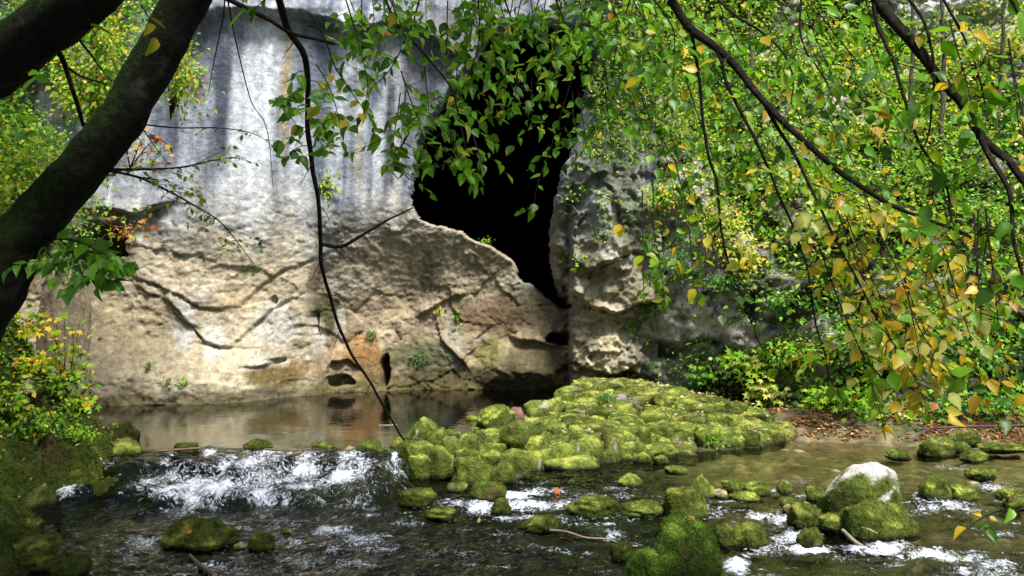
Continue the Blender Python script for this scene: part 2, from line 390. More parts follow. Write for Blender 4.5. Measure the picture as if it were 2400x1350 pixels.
def cliff_colour(x, z, u, v):
    up = 1 - ss(400, 640, v + 90 * fbm(x, z, 0, 3, 0.9) + 40 * fbm(x * 3, z * .4, 2, 2, 1))
    c = np.empty(u.shape + (3,)); c[:] = (0.44, 0.375, 0.285)
    n = fbm(x, z, 1, 5, 1.1, 0.6)
    c = mixc(c, (0.50, 0.48, 0.45), ss(0.0, 0.45, n) * .7)
    c = mixc(c, (0.36, 0.28, 0.18), ss(0.1, 0.5, fbm(x, z, 6, 4, 0.9, 0.6)) * 0.8)
    # upper wall: bluish grey with washed streaks
    g = np.empty_like(c); g[:] = (0.31, 0.315, 0.345)
    st = fbm(x * 3.2 + 0.15 * fbm(x, z, 0, 2, 1.0), z * 0.16, 0, 5, 1.0, 0.6)
    wu = u + 10 * fbm(x, z, 3, 3, 1.3) + 0.02 * (v - 250)
    g = mixc(g, (0.62, 0.615, 0.61), ss(-0.05, 0.4, st))
    g = mixc(g, (0.13, 0.14, 0.185), ss(0.0, 0.28, -st) * 0.9)
    CN1 = 40 * fbm(x * 5, z, 0, 2, 1.0); CN2 = 1.0 + 0.7 * fbm(x * 4, z * 0.8, 3, 4, 1.5)
    def col(u0, w_, v0, v1, rgb, s):
        nonlocal g
        m = np.exp(-((wu - u0) / w_) ** 4) * ss(v0 - 25, v0 + 25, v) * (1 - ss(v1 - 60, v1 + 40, v + CN1)) * s
        m = m * CN2
        g = mixc(g, rgb, np.clip(m, 0, 1))
    D = (0.07, 0.078, 0.105)
    col(608, 38, 40, 560, (0.80, 0.79, 0.79), 0.9); col(565, 20, 120, 430, (0.72, 0.72, 0.73), 0.6)
    col(520, 19, 110, 400, D, 0.9); col(505, 26, 60, 260, D, 0.6); col(408, 14, 190, 380, D, 0.8); col(455, 22, 170, 250, D, 0.9)
    col(480, 20, 60, 200, D, 0.7); col(555, 12, 50, 170, (0.2, 0.17, 0.25), 0.7)
    col(668, 10, 50, 380, (0.42, 0.33, 0.18), 0.9); col(740, 50, 55, 210, (0.13, 0.14, 0.18), 0.8); col(700, 16, 60, 260, (0.2, 0.21, 0.26), 0.7)
    col(820, 16, 180, 400, (0.17, 0.18, 0.22), 0.7); col(845, 10, 200, 450, (0.40, 0.34, 0.2), 0.7); col(790, 18, 60, 480, (0.62, 0.62, 0.64), 0.6)
    col(917, 11, 200, 470, (0.07, 0.07, 0.08), 0.95); col(890, 14, 250, 520, (0.66, 0.65, 0.64), 0.7); col(935, 9, 150, 500, (0.5, 0.45, 0.4), 0.6)
    col(860, 14, 300, 440, (0.25, 0.26, 0.30), 0.6); col(980, 40, 40, 330, (0.16, 0.15, 0.15), 0.7); col(1060, 60, 20, 190, (0.14, 0.13, 0.13), 0.8)
    col(430, 40, 400, 640, (0.55, 0.55, 0.58), 0.6); col(700, 40, 380, 640, (0.60, 0.59, 0.58), 0.6); col(540, 60, 420, 620, (0.62, 0.62, 0.64), 0.5)
    c = c * (1 - up[..., None]) + g * up[..., None]
    BN = [fbm(x, z, 3.3 + 5 * k_, 4, 2.4, 0.6) for k_ in range(3)]
    def blob(cu, cv, ru, rv, rgb, s, ns=0.8):
        nonlocal c
        q = ((u - cu) / ru) ** 2 + ((v - cv) / rv) ** 2
        m = np.clip(s * (1 - ss(0.35, 1.25, q + ns * BN[int(cu) % 3])), 0, 1)
        c = mixc(c, rgb, m)
    blob(290, 800, 170, 120, (0.47, 0.385, 0.265), 0.9); blob(420, 870, 220, 60, (0.46, 0.39, 0.29), 0.7)
    blob(430, 770, 30, 70, (0.62, 0.62, 0.64), 0.7); blob(640, 760, 60, 60, (0.55, 0.54, 0.53), 0.6); blob(500, 800, 30, 60, (0.60, 0.60, 0.61), 0.5)
    blob(1080, 610, 170, 100, (0.46, 0.385, 0.285), 0.9); blob(1240, 660, 40, 40, (0.25, 0.25, 0.22), 0.6)
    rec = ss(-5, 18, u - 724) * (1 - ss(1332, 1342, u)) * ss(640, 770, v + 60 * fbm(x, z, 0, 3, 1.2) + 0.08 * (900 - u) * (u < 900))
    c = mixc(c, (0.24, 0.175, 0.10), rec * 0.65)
    blob(1010, 640, 30, 70, (0.13, 0.13, 0.10), 0.6); blob(860, 760, 80, 70, (0.33, 0.27, 0.19), 0.6)
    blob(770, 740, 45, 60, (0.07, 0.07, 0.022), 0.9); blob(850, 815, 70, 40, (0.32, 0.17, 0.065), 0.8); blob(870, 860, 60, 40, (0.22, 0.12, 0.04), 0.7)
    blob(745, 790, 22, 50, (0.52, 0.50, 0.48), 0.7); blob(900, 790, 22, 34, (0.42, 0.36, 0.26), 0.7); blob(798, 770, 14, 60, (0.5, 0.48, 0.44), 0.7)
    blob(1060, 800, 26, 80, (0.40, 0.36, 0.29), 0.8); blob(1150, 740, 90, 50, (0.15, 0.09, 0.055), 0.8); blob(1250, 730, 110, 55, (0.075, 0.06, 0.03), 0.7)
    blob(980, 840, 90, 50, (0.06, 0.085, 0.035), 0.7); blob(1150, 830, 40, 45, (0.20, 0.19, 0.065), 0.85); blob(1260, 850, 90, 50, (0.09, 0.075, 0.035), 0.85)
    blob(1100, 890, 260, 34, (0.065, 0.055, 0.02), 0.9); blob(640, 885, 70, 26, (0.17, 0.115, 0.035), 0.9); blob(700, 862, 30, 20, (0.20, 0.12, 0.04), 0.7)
    blob(1400, 480, 120, 150, (0.27, 0.25, 0.21), 0.97); blob(1400, 500, 40, 50, (0.45, 0.44, 0.41), 0.7); blob(1430, 600, 40, 24, (0.42, 0.40, 0.36), 0.7); blob(1440, 420, 60, 60, (0.14, 0.15, 0.10), 0.7); blob(1400, 800, 75, 80, (0.50, 0.43, 0.30), 0.9); blob(1420, 650, 90, 50, (0.34, 0.32, 0.25), 0.6)
    blob(1400, 905, 80, 26, (0.12, 0.10, 0.04), 0.8); blob(1500, 820, 50, 60, (0.36, 0.34, 0.29), 0.6)
    blob(1330, 460, 24, 60, (0.10, 0.13, 0.05), 0.7); blob(1470, 520, 40, 70, (0.11, 0.14, 0.06), 0.7); blob(1360, 630, 60, 30, (0.15, 0.13, 0.09), 0.8); blob(1460, 690, 40, 40, (0.20, 0.18, 0.12), 0.7)
    blob(235, 590, 90, 80, (0.10, 0.075, 0.05), 0.7)
    gr = np.maximum((1 - ss(90, 300, u + 60 * BN[0])) * (1 - ss(560, 700, v)), (1 - ss(0, 110, v + .5 * (u - 330) + 60 * BN[1])) * (u < 900))
    gr = np.maximum(gr, ss(1345, 1400, u + 50 * BN[2]) * (1 - ss(330, 470, v + 80 * BN[0])))
    c = mixc(c, (0.075, 0.08, 0.045), np.clip(gr * (.75 + .8 * BN[2]), 0, 1))
    _a, _b, fid = worley(x + .08 * fbm(x, z, 6, 2, 4.0), z * 1.4, 3.6, 11); _a, _b, fid2 = worley(x + 0.3 * fbm(x, z, 5, 2, 1.5), z * 1.25 + 0.3 * fbm(x, z, 9, 2, 1.5), 1.15)
    c = c * (1 + (1 - up) * (.30 * (fid - .5) + .28 * (fid2 - .5)))[..., None]
    # wet band at the waterline
    wl = 1 - ss(0.38, 0.62, z + 0.08 * fbm(x, z, 0, 3, 3.0))
    c = mixc(c, (0.12, 0.095, 0.035), wl * 0.8)
    c = c * np.array((.75, .76, .70)) * (1 - .12 * up)[..., None]; c = c * (1 + up[..., None] * np.array((-.06, .0, .16)))
    # lichen and grain
    c = mixc(c, (0.16, 0.15, 0.14), ss(0.22, 0.5, fbm(x, z, 12, 4, 6.0, 0.7)) * 0.55)
    c = c * (1 + 0.35 * fbm(x, z, 15, 4, 9.0, 0.75))[..., None]
    return c
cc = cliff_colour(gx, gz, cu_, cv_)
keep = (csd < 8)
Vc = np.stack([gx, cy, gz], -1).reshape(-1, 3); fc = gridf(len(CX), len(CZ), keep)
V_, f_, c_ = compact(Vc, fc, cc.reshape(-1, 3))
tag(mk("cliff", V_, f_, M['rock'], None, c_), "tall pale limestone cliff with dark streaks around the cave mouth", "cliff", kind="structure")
def cliff_y(x, z):
    return cliff_fn(np.atleast_1d(np.asarray(x, float)), np.atleast_1d(np.asarray(z, float)))[0]
# ------------------------------------------------------------------ cave chamber behind the mouth
cpz = np.array(CAVE, float); cen = cpz.mean(0)
tg_ = np.roll(cpz, -1, 0) - np.roll(cpz, 1, 0); tg_ /= np.linalg.norm(tg_, axis=1)[:, None]; ring0 = cpz + 45 * np.stack([tg_[:, 1], -tg_[:, 0]], -1)
ring0 = smooth_line(np.vstack([np.c_[ring0, ring0[:, :1] * 0], [[*ring0[0], 0]]]), 121)[:-1, :2]
p0 = at(ring0[:, 0], ring0[:, 1], np.full(len(ring0), 17.0))
y0 = cliff_fn(p0[:, 0], p0[:, 2])[0]
p0 = np.stack([p0[:, 0], y0 + 0.05, p0[:, 2]], -1)
cw = p0.mean(0); rings = [p0]
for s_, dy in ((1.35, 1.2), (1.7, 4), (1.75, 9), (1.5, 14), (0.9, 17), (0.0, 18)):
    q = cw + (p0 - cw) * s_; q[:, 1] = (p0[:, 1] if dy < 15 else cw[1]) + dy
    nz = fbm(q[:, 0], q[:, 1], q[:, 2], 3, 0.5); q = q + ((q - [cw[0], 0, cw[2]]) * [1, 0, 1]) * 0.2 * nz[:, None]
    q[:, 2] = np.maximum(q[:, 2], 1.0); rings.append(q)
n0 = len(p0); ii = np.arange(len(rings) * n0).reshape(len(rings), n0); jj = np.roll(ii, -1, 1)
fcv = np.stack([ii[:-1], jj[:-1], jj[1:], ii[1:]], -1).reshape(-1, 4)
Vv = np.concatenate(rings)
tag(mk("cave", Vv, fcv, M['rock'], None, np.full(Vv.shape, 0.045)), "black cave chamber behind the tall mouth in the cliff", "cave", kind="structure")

# ------------------------------------------------------------------ overgrown hillside on the right
XF = [1.6, 2.1, 2.5, 3.0, 3.7, 4.6, 6, 8, 14]; YF = [16.9, 16.35, 16.0, 15.5, 14.4, 13.1, 12.75, 12.5, 10.6]
def hill_fn(x, z, fine=True):
    yf = np.interp(x, XF, YF); zt = lerp(5.2, 2.3, ss(2.2, 4.6, x)) + 0.5 * fbm(x, 0, 0, 2, 0.7)
    Y = yf + 0.16 * np.minimum(z, zt) + np.maximum(z - zt, 0) * 1.22
    zr = 8.1 + 0.5 * fbm(x, 4, 0, 2, 0.5)
    Y = Y - np.maximum(z - zr, 0) * 1.1
    u, v = uv_of(x, Y, z)
    Y = Y + 0.42 * fbm(x, z, 21, 3, 0.55) + 0.16 * fbm(x, z, 25, 3, 1.7)
    d1, d2, idn = worley(x + 0.2 * fbm(x, z, 3, 2, 2.0), z * 1.2, 1.4, 40)
    Y = Y + 0.30 * (idn - 0.5) * ss(0, .25, d2 - d1) + 0.25 * fbm(x, z, 23, 4, 2.2, 0.6, True) - 0.16 * fbm(x, z, 24, 4, 4.5, 0.6, True)
    e1, e2, ide = worley(x + .1 * fbm(x, z, 4, 2, 3.0), z * 1.3, 3.2, 44); Y = Y + 0.16 * (ide - .5)
    if fine:
        Y = Y + 0.10 * fbm(x, z, 28, 4, 6.0, 0.65)
    for a in ((1945, 985, 75, 26, 1.1), (1765, 945, 30, 42, 0.8), (1560, 825, 60, 26, 0.9), (1500, 905, 40, 26, 0.4), (1770, 720, 26, 40, 0.9), (2060, 900, 60, 40, 0.5), (2200, 620, 70, 40, 0.7), (1990, 680, 40, 70, 0.7)):
        Y = pocket(Y, u, v, *a)
    return Y, u, v
HX = np.arange(1.6, 13.0, 0.045); HZ = np.arange(-0.5, 12.5, 0.045)
hx, hz = np.meshgrid(HX, HZ); hy, hu, hv = hill_fn(hx, hz)
def hill_rock(x, z, u, v):
    r = ss(0.0, 0.3, fbm(x, z, 31, 4, 0.8, 0.6)) * 0.75
    for cu, cv, ru, rv, s in ((1560, 600, 150, 320, 1), (1700, 770, 75, 100, 1), (2300, 40, 220, 80, 1), (1930, 240, 60, 40, 1), (1500, 300, 60, 100, .6), (1880, 830, 110, 90, .6), (1790, 780, 60, 60, .8)):
        r = np.maximum(r, s * (1 - ss(0.5, 1.2, ((u - cu) / ru) ** 2 + ((v - cv) / rv) ** 2 + 0.6 * fbm(x, z, 33, 3, 1.8))))
    return r
hr = hill_rock(hx, hz, hu, hv)
hc = np.empty(hx.shape + (3,)); hc[:] = (0.03, 0.024, 0.014)
hc = mixc(hc, (0.035, 0.055, 0.012), ss(-0.1, 0.35, fbm(hx, hz, 35, 4, 1.3)) * 0.85)
hc = mixc(hc, (0.46, 0.43, 0.37), hr * ss(-0.40, 0.05, fbm(hx, hz, 36, 5, 2.4, 0.65)))
_a, _b, hid = worley(hx + .1 * fbm(hx, hz, 4, 2, 3.0), hz * 1.3, 3.2, 44); hc = hc * (.7 + .7 * hid)[..., None]
hc = mixc(hc, (0.62, 0.62, 0.63), ss(7.6, 8.6, hz) * 0.85 * ss(2050, 2160, hu) * (1 - 0.5 * ss(0, .4, fbm(hx * 2, hz * .5, 3, 3, 1))))
hc = mixc(hc, (0.03, 0.042, 0.01), ss(0.0, 0.3, fbm(hx, hz, 38, 4, 3.0)) * 0.7 * (1 - .5 * hr))
tag(mk("hillside", np.stack([hx, hy, hz], -1).reshape(-1, 3), gridf(len(HX), len(HZ)), M['hill'], None, hc.reshape(-1, 3)),
    "steep overgrown rocky slope right of the cave", "hillside", kind="structure")
def hill_hit(u, v, lo=10.0, hi=26.0):
    """where the sight line meets the hillside"""
    Ys = np.linspace(lo, hi, 240); p = at(np.full(240, u), np.full(240, v), Ys)
    yy = hill_fn(p[:, 0], p[:, 2], False)[0]; k = np.argmax(p[:, 1] >= yy)
    return p[k]

# ------------------------------------------------------------------ stream bed and shore
POOL_Z = 0.30
LX = np.array([-9, -3.7, -1.25, -0.95, -0.35, 0.35, 1.2, 1.9, 3.0, 14]); LY = np.array([9.35, 9.3, 9.35, 9.9, 11.0, 12.4, 15.2, 16.0, 17.5, 17.5])
def crest_y(x):
    return np.interp(x, LX, LY) + .42 * fbm(x, 0 * x, 12, 3, 1.3) * (1 - ss(-1.3, -.9, x))
def bed_fn(x, y):
    pool = ss(-0.35, 0.1, y - crest_y(x) + 0.12 * fbm(x, y, 3, 2, 1.8))
    u, v = uv_of(x, y, 0.0 * x)
    deep = lerp(0.24, 0.07, ss(1350, 1900, u) * (1 - ss(1160, 1260, v)))
    deep = lerp(deep, 0.12, ss(1500, 1800, u) * ss(1200, 1300, v))
    z = -deep + 0.05 * fbm(x, y, 0, 3, 1.4)
    d1, d2, idn = worley(x, y, 3.4, 5)
    z = z + 0.07 * idn * (1 - ss(0.1, 0.55, d1)) + 0.02 * fbm(x, y, 7, 3, 7.0)
    pd = 0.14 + 0.7 * ss(10.5, 16.0, y + 0.5 * x)
    zp = POOL_Z - pd + 0.04 * fbm(x, y, 9, 3, 1.5)
    z = lerp(z, zp, pool)
    # leaf-strewn shore under the hillside
    sh = ss(0, 1.6, y - np.interp(x, [2.4, 3.2, 4.2, 5.0, 5.8, 8, 14], [15.5, 12.4, 11.75, 11.35, 11.1, 10.9, 10.4]) + 0.25 * fbm(x, y, 2, 3, 1.3)) * ss(2.2, 3.2, x)
    z = z + sh * 0.40 + 0.03 * sh * fbm(x, y, 8, 3, 5)
    return z, sh, idn, d1, pool
BX = np.arange(-14, 14, 0.05); BY = np.arange(3.0, 19.5, 0.05)
bx_, by_ = np.meshgrid(BX, BY); bz, bsh, bid, bd1, bpool = bed_fn(bx_, by_)
bc = np.empty(bx_.shape + (3,)); bc[:] = (0.085, 0.07, 0.036)
bc = mixc(bc, (0.06, 0.07, 0.022), ss(-0.1, 0.4, fbm(bx_, by_, 41, 4, 0.9)))
bc = mixc(bc, (0.24, 0.20, 0.12), (bid > 0.55) * (1 - ss(0.15, 0.5, bd1)) * 0.8)
ub, vb = uv_of(bx_, by_, 0 * bx_)
bc = mixc(bc, (0.17, 0.145, 0.075), ss(1450, 1900, ub) * (1 - ss(1150, 1230, vb)) * (0.55 + 0.45 * fbm(bx_, by_, 2, 3, 1.5)))
_a, _b, pb = worley(bx_ + .03 * fbm(bx_, by_, 4, 2, 6.0), by_, 8.0, 33); bc = bc * (.62 + .75 * pb)[..., None]
bc = mixc(bc, (0.22, 0.155, 0.085), bpool * (1 - ss(11, 14.5, by_)) * 0.85)
bc = mixc(bc, (0.055, 0.040, 0.020), bsh)
bc = mixc(bc, (0.055, 0.075, 0.02), np.maximum(bsh, .0) * ss(-0.1, 0.2, fbm(bx_, by_, 44, 3, 1.6)))
tag(mk("stream_bed", np.stack([bx_, by_, bz], -1).reshape(-1, 3), gridf(len(BX), len(BY)), M['bed'], None, bc.reshape(-1, 3)),
    "brown pebbly stream bed and shore of fallen leaves", "stream bed", kind="structure")
gq = np.array([[-120, -120, -0.9], [120, -120, -0.9], [120, 120, -0.9], [-120, 120, -0.9]], float)
tag(mk("ground", gq, np.array([[0, 1, 2, 3]]), M['bed'], None, np.full((4, 3), 0.06)), "dark forest ground around the gorge", "ground", kind="structure")

# ------------------------------------------------------------------ mossy bank on the left
SHORE = [(-14, 3.0), (-4.6, 3.0)] + [tuple(onz(np.array(a), np.array(b), 0.0)[:2]) for a, b in ((-60, 1420), (60, 1330), (115, 1260), (70, 1215), (130, 1192), (235, 1168), (300, 1142), (372, 1128))] \
    + [tuple(onz(np.array(a), np.array(b), 0.3)[:2]) for a, b in ((376, 1072), (330, 1045), (290, 1020), (205, 985), (150, 965))] + [(-14, 15.5)]
def bank_fn(x, y):
    sd = sdpoly(x, y, SHORE) + 0.10 * fbm(x, y, 51, 3, 1.6)
    h = 0.20 * ss(-0.18, 0.30, sd) + (0.52 * np.maximum(sd, 0) + 1.55 * np.maximum(sd - .75, 0)) * lerp(0.55, 1.0, ss(6.8, 8.6, y)) - 0.35 * (1 - ss(-0.3, 0.0, sd))
    h = h * lerp(1.0, 0.80, ss(9.2, 11.5, y))
    h = np.minimum(h, 3.0 + 0.3 * h)
    d1, d2, idn = worley(x, y, 2.0, 60)
    a = ss(0, 0.3, sd)
    f1, f2, idf = worley(x + .1 * fbm(x, y, 5, 2, 3.0), y, 4.6, 66)
    return h + a * (0.16 * (idf - .3) * (1 - ss(.1, .6, f1)) + 0.18 * fbm(x, y, 52, 3, 1.5) + 0.30 * (idn - 0.4) * (1 - ss(0.2, 0.7, d1)) + 0.05 * fbm(x, y, 55, 4, 6.0, 0.6)), sd
KX = np.arange(-13.5, -2.9, 0.04); KY = np.arange(3.0, 15.0, 0.04)
kx, ky = np.meshgrid(KX, KY); kz, ksd = bank_fn(kx, ky)
kc = np.empty(kx.shape + (3,)); kc[:] = (0.075, 0.105, 0.016)
kc *= .62; nk = fbm(kx, ky, 57, 4, 1.4, 0.6)
kc = mixc(kc, (0.12, 0.15, 0.022), ss(0.05, 0.45, nk) * .8); kc = mixc(kc, (0.06, 0.042, 0.022), ss(0.05, 0.4, -nk) * 0.8)
kc = mixc(kc, (0.36, 0.34, 0.31), ss(0.22, 0.42, fbm(kx, ky, 58, 4, 2.6)) * ss(0.9, 1.4, kz) * 0.8)
kc = mixc(kc, (0.03, 0.035, 0.012), 1 - ss(0.02, 0.14, kz))
Vk, fk, ck = compact(np.stack([kx, ky, kz], -1).reshape(-1, 3), gridf(len(KX), len(KY), ksd > -0.35), kc.reshape(-1, 3))
tag(mk("bank", Vk, fk, M['moss'], None, ck), "steep mossy stream bank under the leaning tree", "bank", kind="structure")

# ------------------------------------------------------------------ water
FOAM = [ # u, v, half width, half height, strength
 (520,1120,110,22,.6),(660,1125,110,20,.6),(560,1160,110,18,.6),(450,1185,70,18,.55),(640,1062,60,14,.75),(560,1085,80,16,.7),(600,1110,110,14,.55),(500,1140,95,24,.85),(440,1165,60,22,.7),(590,1150,90,18,.7),(700,1100,90,20,.75),(690,1135,80,12,.75),(720,1070,60,16,.5),(640,1170,90,18,.5),(420,1195,50,16,.5),
 (760,1130,60,12,.6),(820,1117,48,15,1.0),(820,1075,30,26,.65),(925,1075,7,22,.8),(935,1108,14,10,.8),(390,1082,18,12,.6),(410,1120,14,8,.8),(400,1060,16,10,.5),(490,1062,20,10,.8),
 (860,1150,60,10,.3),(1150,1165,50,10,.5),(1130,1190,36,14,1.0),(1220,1158,60,9,.85),(1270,1150,70,7,.5),(1230,1185,70,11,.85),(1300,1180,70,14,.5),(1210,1212,50,8,.7),(1330,1215,70,8,.55),(1400,1165,60,8,.3),(1060,1180,40,12,.5),
 (950,1225,40,8,.6),(780,1245,55,12,.62),(870,1260,70,12,.6),(900,1275,60,8,.4),(560,1240,40,8,.5),(690,1270,20,5,.6),(510,1325,90,14,.42),(640,1300,120,14,.32),(330,1270,45,16,.5),(300,1300,40,16,.4),(800,1290,60,8,.3),(1080,1295,120,10,.28),(1250,1310,60,12,.22),
 (1370,1300,25,12,.5),(1440,1250,30,14,.5),(1470,1275,30,10,.4),(1420,1210,60,8,.4),(1590,1225,40,8,.3),(1780,1210,45,9,.7),(1850,1215,55,16,.75),(1850,1260,45,20,.75),(1900,1285,60,10,.85),(1800,1280,50,8,.5),(2060,1285,70,14,.95),(2160,1300,70,12,.7),(2250,1310,60,12,.6),(2330,1330,60,16,.7),(2250,1340,50,10,.6),(2000,1310,60,8,.35),
 (1725,1330,28,20,1.0),(1730,1305,30,6,.5),(2165,1165,22,10,1.0),(2210,1180,60,8,.7),(2270,1195,50,6,.5),(2180,1190,40,8,.6),(1940,1185,30,8,.7),(1900,1160,40,10,.4),(1820,1150,20,8,.5),(2080,1150,40,8,.3),(2230,1095,60,8,.35),(2330,1140,50,12,.45),(2150,1200,50,8,.35),(2330,1250,60,8,.3),(1870,1130,50,8,.3),(2100,1265,40,5,.4),
 (1270,1130,60,4,.35),(1450,1145,50,4,.4),(1560,1180,30,6,.3)]
def water_fields(x, y):
    z = np.zeros(x.shape)
    cre = crest_y(x) - .12 - 0.30 * np.abs(fbm(x * 1.3, 0 * y, 2, 3, 1.0)) * 1.6
    wx = ss(-4.6, -4.2, x) * (1 - ss(-1.15, -0.95, x))
    fall = np.clip((y - (cre - 1.75 + 0.6 * fbm(x, y, 61, 3, 1.7))) / (1.75 - .5 * fbm(x, 0 * y, 69, 2, 1.1)), 0, 1)
    q1 = .28 + .30 * fbm(x, 0 * y, 62, 3, 1.9); q2 = .68 + .30 * fbm(x, 0 * y, 67, 2, 2.3)
    fall = .30 * fall + .35 * ss(q1 - .08, q1 + .08, fall) + .35 * ss(q2 - .12, q2 + .12, fall)
    z = z + (POOL_Z - 0.004) * fall * wx
    u, v = uv_of(x, y, z)
    f = np.zeros(x.shape)
    for a, b, ra, rb, s in FOAM:
        f = np.maximum(f, 1.2 * s * np.exp(-(((u - a) / (ra * 1.15)) ** 2 + ((v - b) / (rb * 1.25)) ** 2) ** 1.3))
    slope = wx * ss(0.03, 0.4, fall) * (1 - ss(0.93, 1.0, fall))
    f = np.maximum(f, slope * (0.42 + 0.95 * fbm(x, y * .45, 63, 3, 1.7)))
    f = np.maximum(f, 0.56 * ss(0.02, 0.40, fbm(x * .7, y * 1.7, 68, 4, 2.0, .6)) * (1 - ss(1450, 1650, u) * (1 - ss(1120, 1170, v))) * ss(250, 420, u) * ss(1100, 1150, v))  # thin broken-water streaks that also paint bluish sky glints on the ripples
    f = 1.0 * f * (0.8 + 0.8 * fbm(x * 1.0, y * 0.5, 64, 4, 5.0))
    turb = np.clip(f, 0, 1)
    quiet = ss(1450, 1700, u) * (1 - ss(1120, 1170, v))
    leftq = (1 - ss(330, 480, u)) * (1 - ss(1200, 1260, v))
    amp = lerp(0.028, 0.003, np.maximum(quiet, leftq * 0.6)) + 0.035 * turb
    z = z + amp * (fbm(x * .9, y * 1.3, 65, 4, 3.4, 0.6) + 0.5 * fbm(x, y * 1.5, 66, 2, 11.0))
    rip = lerp(1.0, 0.16, np.maximum(quiet, 0.65 * leftq)) + 0.3 * turb
    return z, f, rip, u, v, quiet
SX = np.arange(-5.6, 9.5, 0.027); SY = np.arange(4.2, 13.6, 0.027)
wx_, wy_ = np.meshgrid(SX, SY); wz_, wf_, wr_, wu_, wv_, wq_ = water_fields(wx_, wy_)
wcol = np.empty(wx_.shape + (3,)); wcol[:] = (0.32, 0.39, 0.33)
wcol = mixc(wcol, (0.80, 0.80, 0.66), wq_); wcol = mixc(wcol, (0.62, 0.63, 0.50), ss(1500, 1750, wu_) * (1 - wq_))
kw = wy_ < crest_y(wx_) + 0.03
Vw, fw, c1, c2, c3 = compact(np.stack([wx_, wy_, wz_], -1).reshape(-1, 3), gridf(len(SX), len(SY), kw), wcol.reshape(-1, 3), wf_.ravel(), wr_.ravel())
tag(mk("stream_water", Vw, fw, M['water'], None, c1, attrs={"foam": c2, "ripple": c3}), "clear rushing stream water with white foam below the weir", "stream", kind="structure")
PX = np.arange(-9.5, 3.2, 0.06); PY = np.arange(9.0, 19.2, 0.06)
px_, py_ = np.meshgrid(PX, PY); pz_ = POOL_Z + 0.0015 * fbm(px_, py_ * 2, 0, 3, 1.5)
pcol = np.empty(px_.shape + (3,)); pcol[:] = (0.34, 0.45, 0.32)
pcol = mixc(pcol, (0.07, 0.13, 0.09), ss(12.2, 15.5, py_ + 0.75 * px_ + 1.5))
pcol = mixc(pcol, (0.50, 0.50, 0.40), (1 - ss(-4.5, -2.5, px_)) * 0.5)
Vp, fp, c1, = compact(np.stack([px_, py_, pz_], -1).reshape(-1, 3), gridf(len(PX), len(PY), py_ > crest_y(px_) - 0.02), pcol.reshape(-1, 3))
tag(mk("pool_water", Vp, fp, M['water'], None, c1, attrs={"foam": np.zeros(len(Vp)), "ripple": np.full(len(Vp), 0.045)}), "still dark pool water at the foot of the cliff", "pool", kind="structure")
# ================================================================== STONES
def ico(sub):
    import bmesh
    bm = bmesh.new(); bmesh.ops.create_icosphere(bm, subdivisions=sub, radius=1.0)
    V = np.array([v.co[:] for v in bm.verts]); F = np.array([[v.index for v in f.verts] for f in bm.faces]); bm.free()
    return V, F
ICO = {k: ico(k) for k in (2, 3, 4, 5)}
def rock_shape(seed, size, box=0.5, sub=3, rough=0.16, flat_bottom=True, peak=0.0):
    V, F = ICO[sub]
    n = V.copy(); p = 2 + 3.0 * box
    V = n / (np.sum(np.abs(n) ** p, 1) ** (1 / p))[:, None] * (0.72 + 0.0 * box + 0.28 * (1 - box))
    r = fbm(n[:, 0] + seed * 3.7, n[:, 1] - seed * 1.3, n[:, 2] + seed, 4, 1.3, 0.55)
    d = 1 + rough * 2.0 * r + rough * 0.55 * fbm(n[:, 0] - seed, n[:, 1], n[:, 2] + 2 * seed, 4, 4.0, 0.7)
    rs = np.random.RandomState(int(seed * 13) % 100000)
    for k in range(5):                                   # a few broken facets
        a = rs.normal(size=3); a /= np.linalg.norm(a); h = np.sum(V * a, 1); lim = 0.62 + 0.25 * rs.rand()
        V = V - np.maximum(h - lim, 0)[:, None] * a * 0.85
    V = V * d[:, None]
    if peak: V[:, :2] *= (1 - peak * np.clip(V[:, 2:3], 0, 1))
    return V * np.asarray(size) / 2 * 1.12, F
def normals(V, F):
    a = np.cross(V[F[:, 1]] - V[F[:, 0]], V[F[:, 2]] - V[F[:, 0]]); N = np.zeros_like(V)
    for k in range(3): np.add.at(N, F[:, k], a)
    return N / (np.linalg.norm(N, axis=1)[:, None] + 1e-9), np.linalg.norm(a, axis=1) / 2
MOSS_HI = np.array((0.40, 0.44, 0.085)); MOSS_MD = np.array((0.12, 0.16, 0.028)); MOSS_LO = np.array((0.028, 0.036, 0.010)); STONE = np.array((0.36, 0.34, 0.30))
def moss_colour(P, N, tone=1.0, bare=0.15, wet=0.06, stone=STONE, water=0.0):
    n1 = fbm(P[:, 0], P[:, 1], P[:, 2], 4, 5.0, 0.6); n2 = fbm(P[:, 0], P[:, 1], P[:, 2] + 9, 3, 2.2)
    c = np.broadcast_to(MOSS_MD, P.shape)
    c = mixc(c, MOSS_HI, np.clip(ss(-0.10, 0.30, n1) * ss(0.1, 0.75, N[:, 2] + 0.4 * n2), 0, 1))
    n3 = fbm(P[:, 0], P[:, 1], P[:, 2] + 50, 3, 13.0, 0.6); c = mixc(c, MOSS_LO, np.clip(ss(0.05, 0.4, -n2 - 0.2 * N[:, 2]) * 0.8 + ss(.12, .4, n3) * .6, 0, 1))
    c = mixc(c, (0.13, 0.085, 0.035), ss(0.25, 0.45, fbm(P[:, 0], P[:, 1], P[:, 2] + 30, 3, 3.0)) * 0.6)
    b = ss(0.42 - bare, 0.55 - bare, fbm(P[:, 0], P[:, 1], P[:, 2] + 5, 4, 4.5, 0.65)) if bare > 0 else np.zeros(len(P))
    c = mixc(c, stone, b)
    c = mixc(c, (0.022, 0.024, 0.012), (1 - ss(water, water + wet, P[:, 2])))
    return c * tone, b
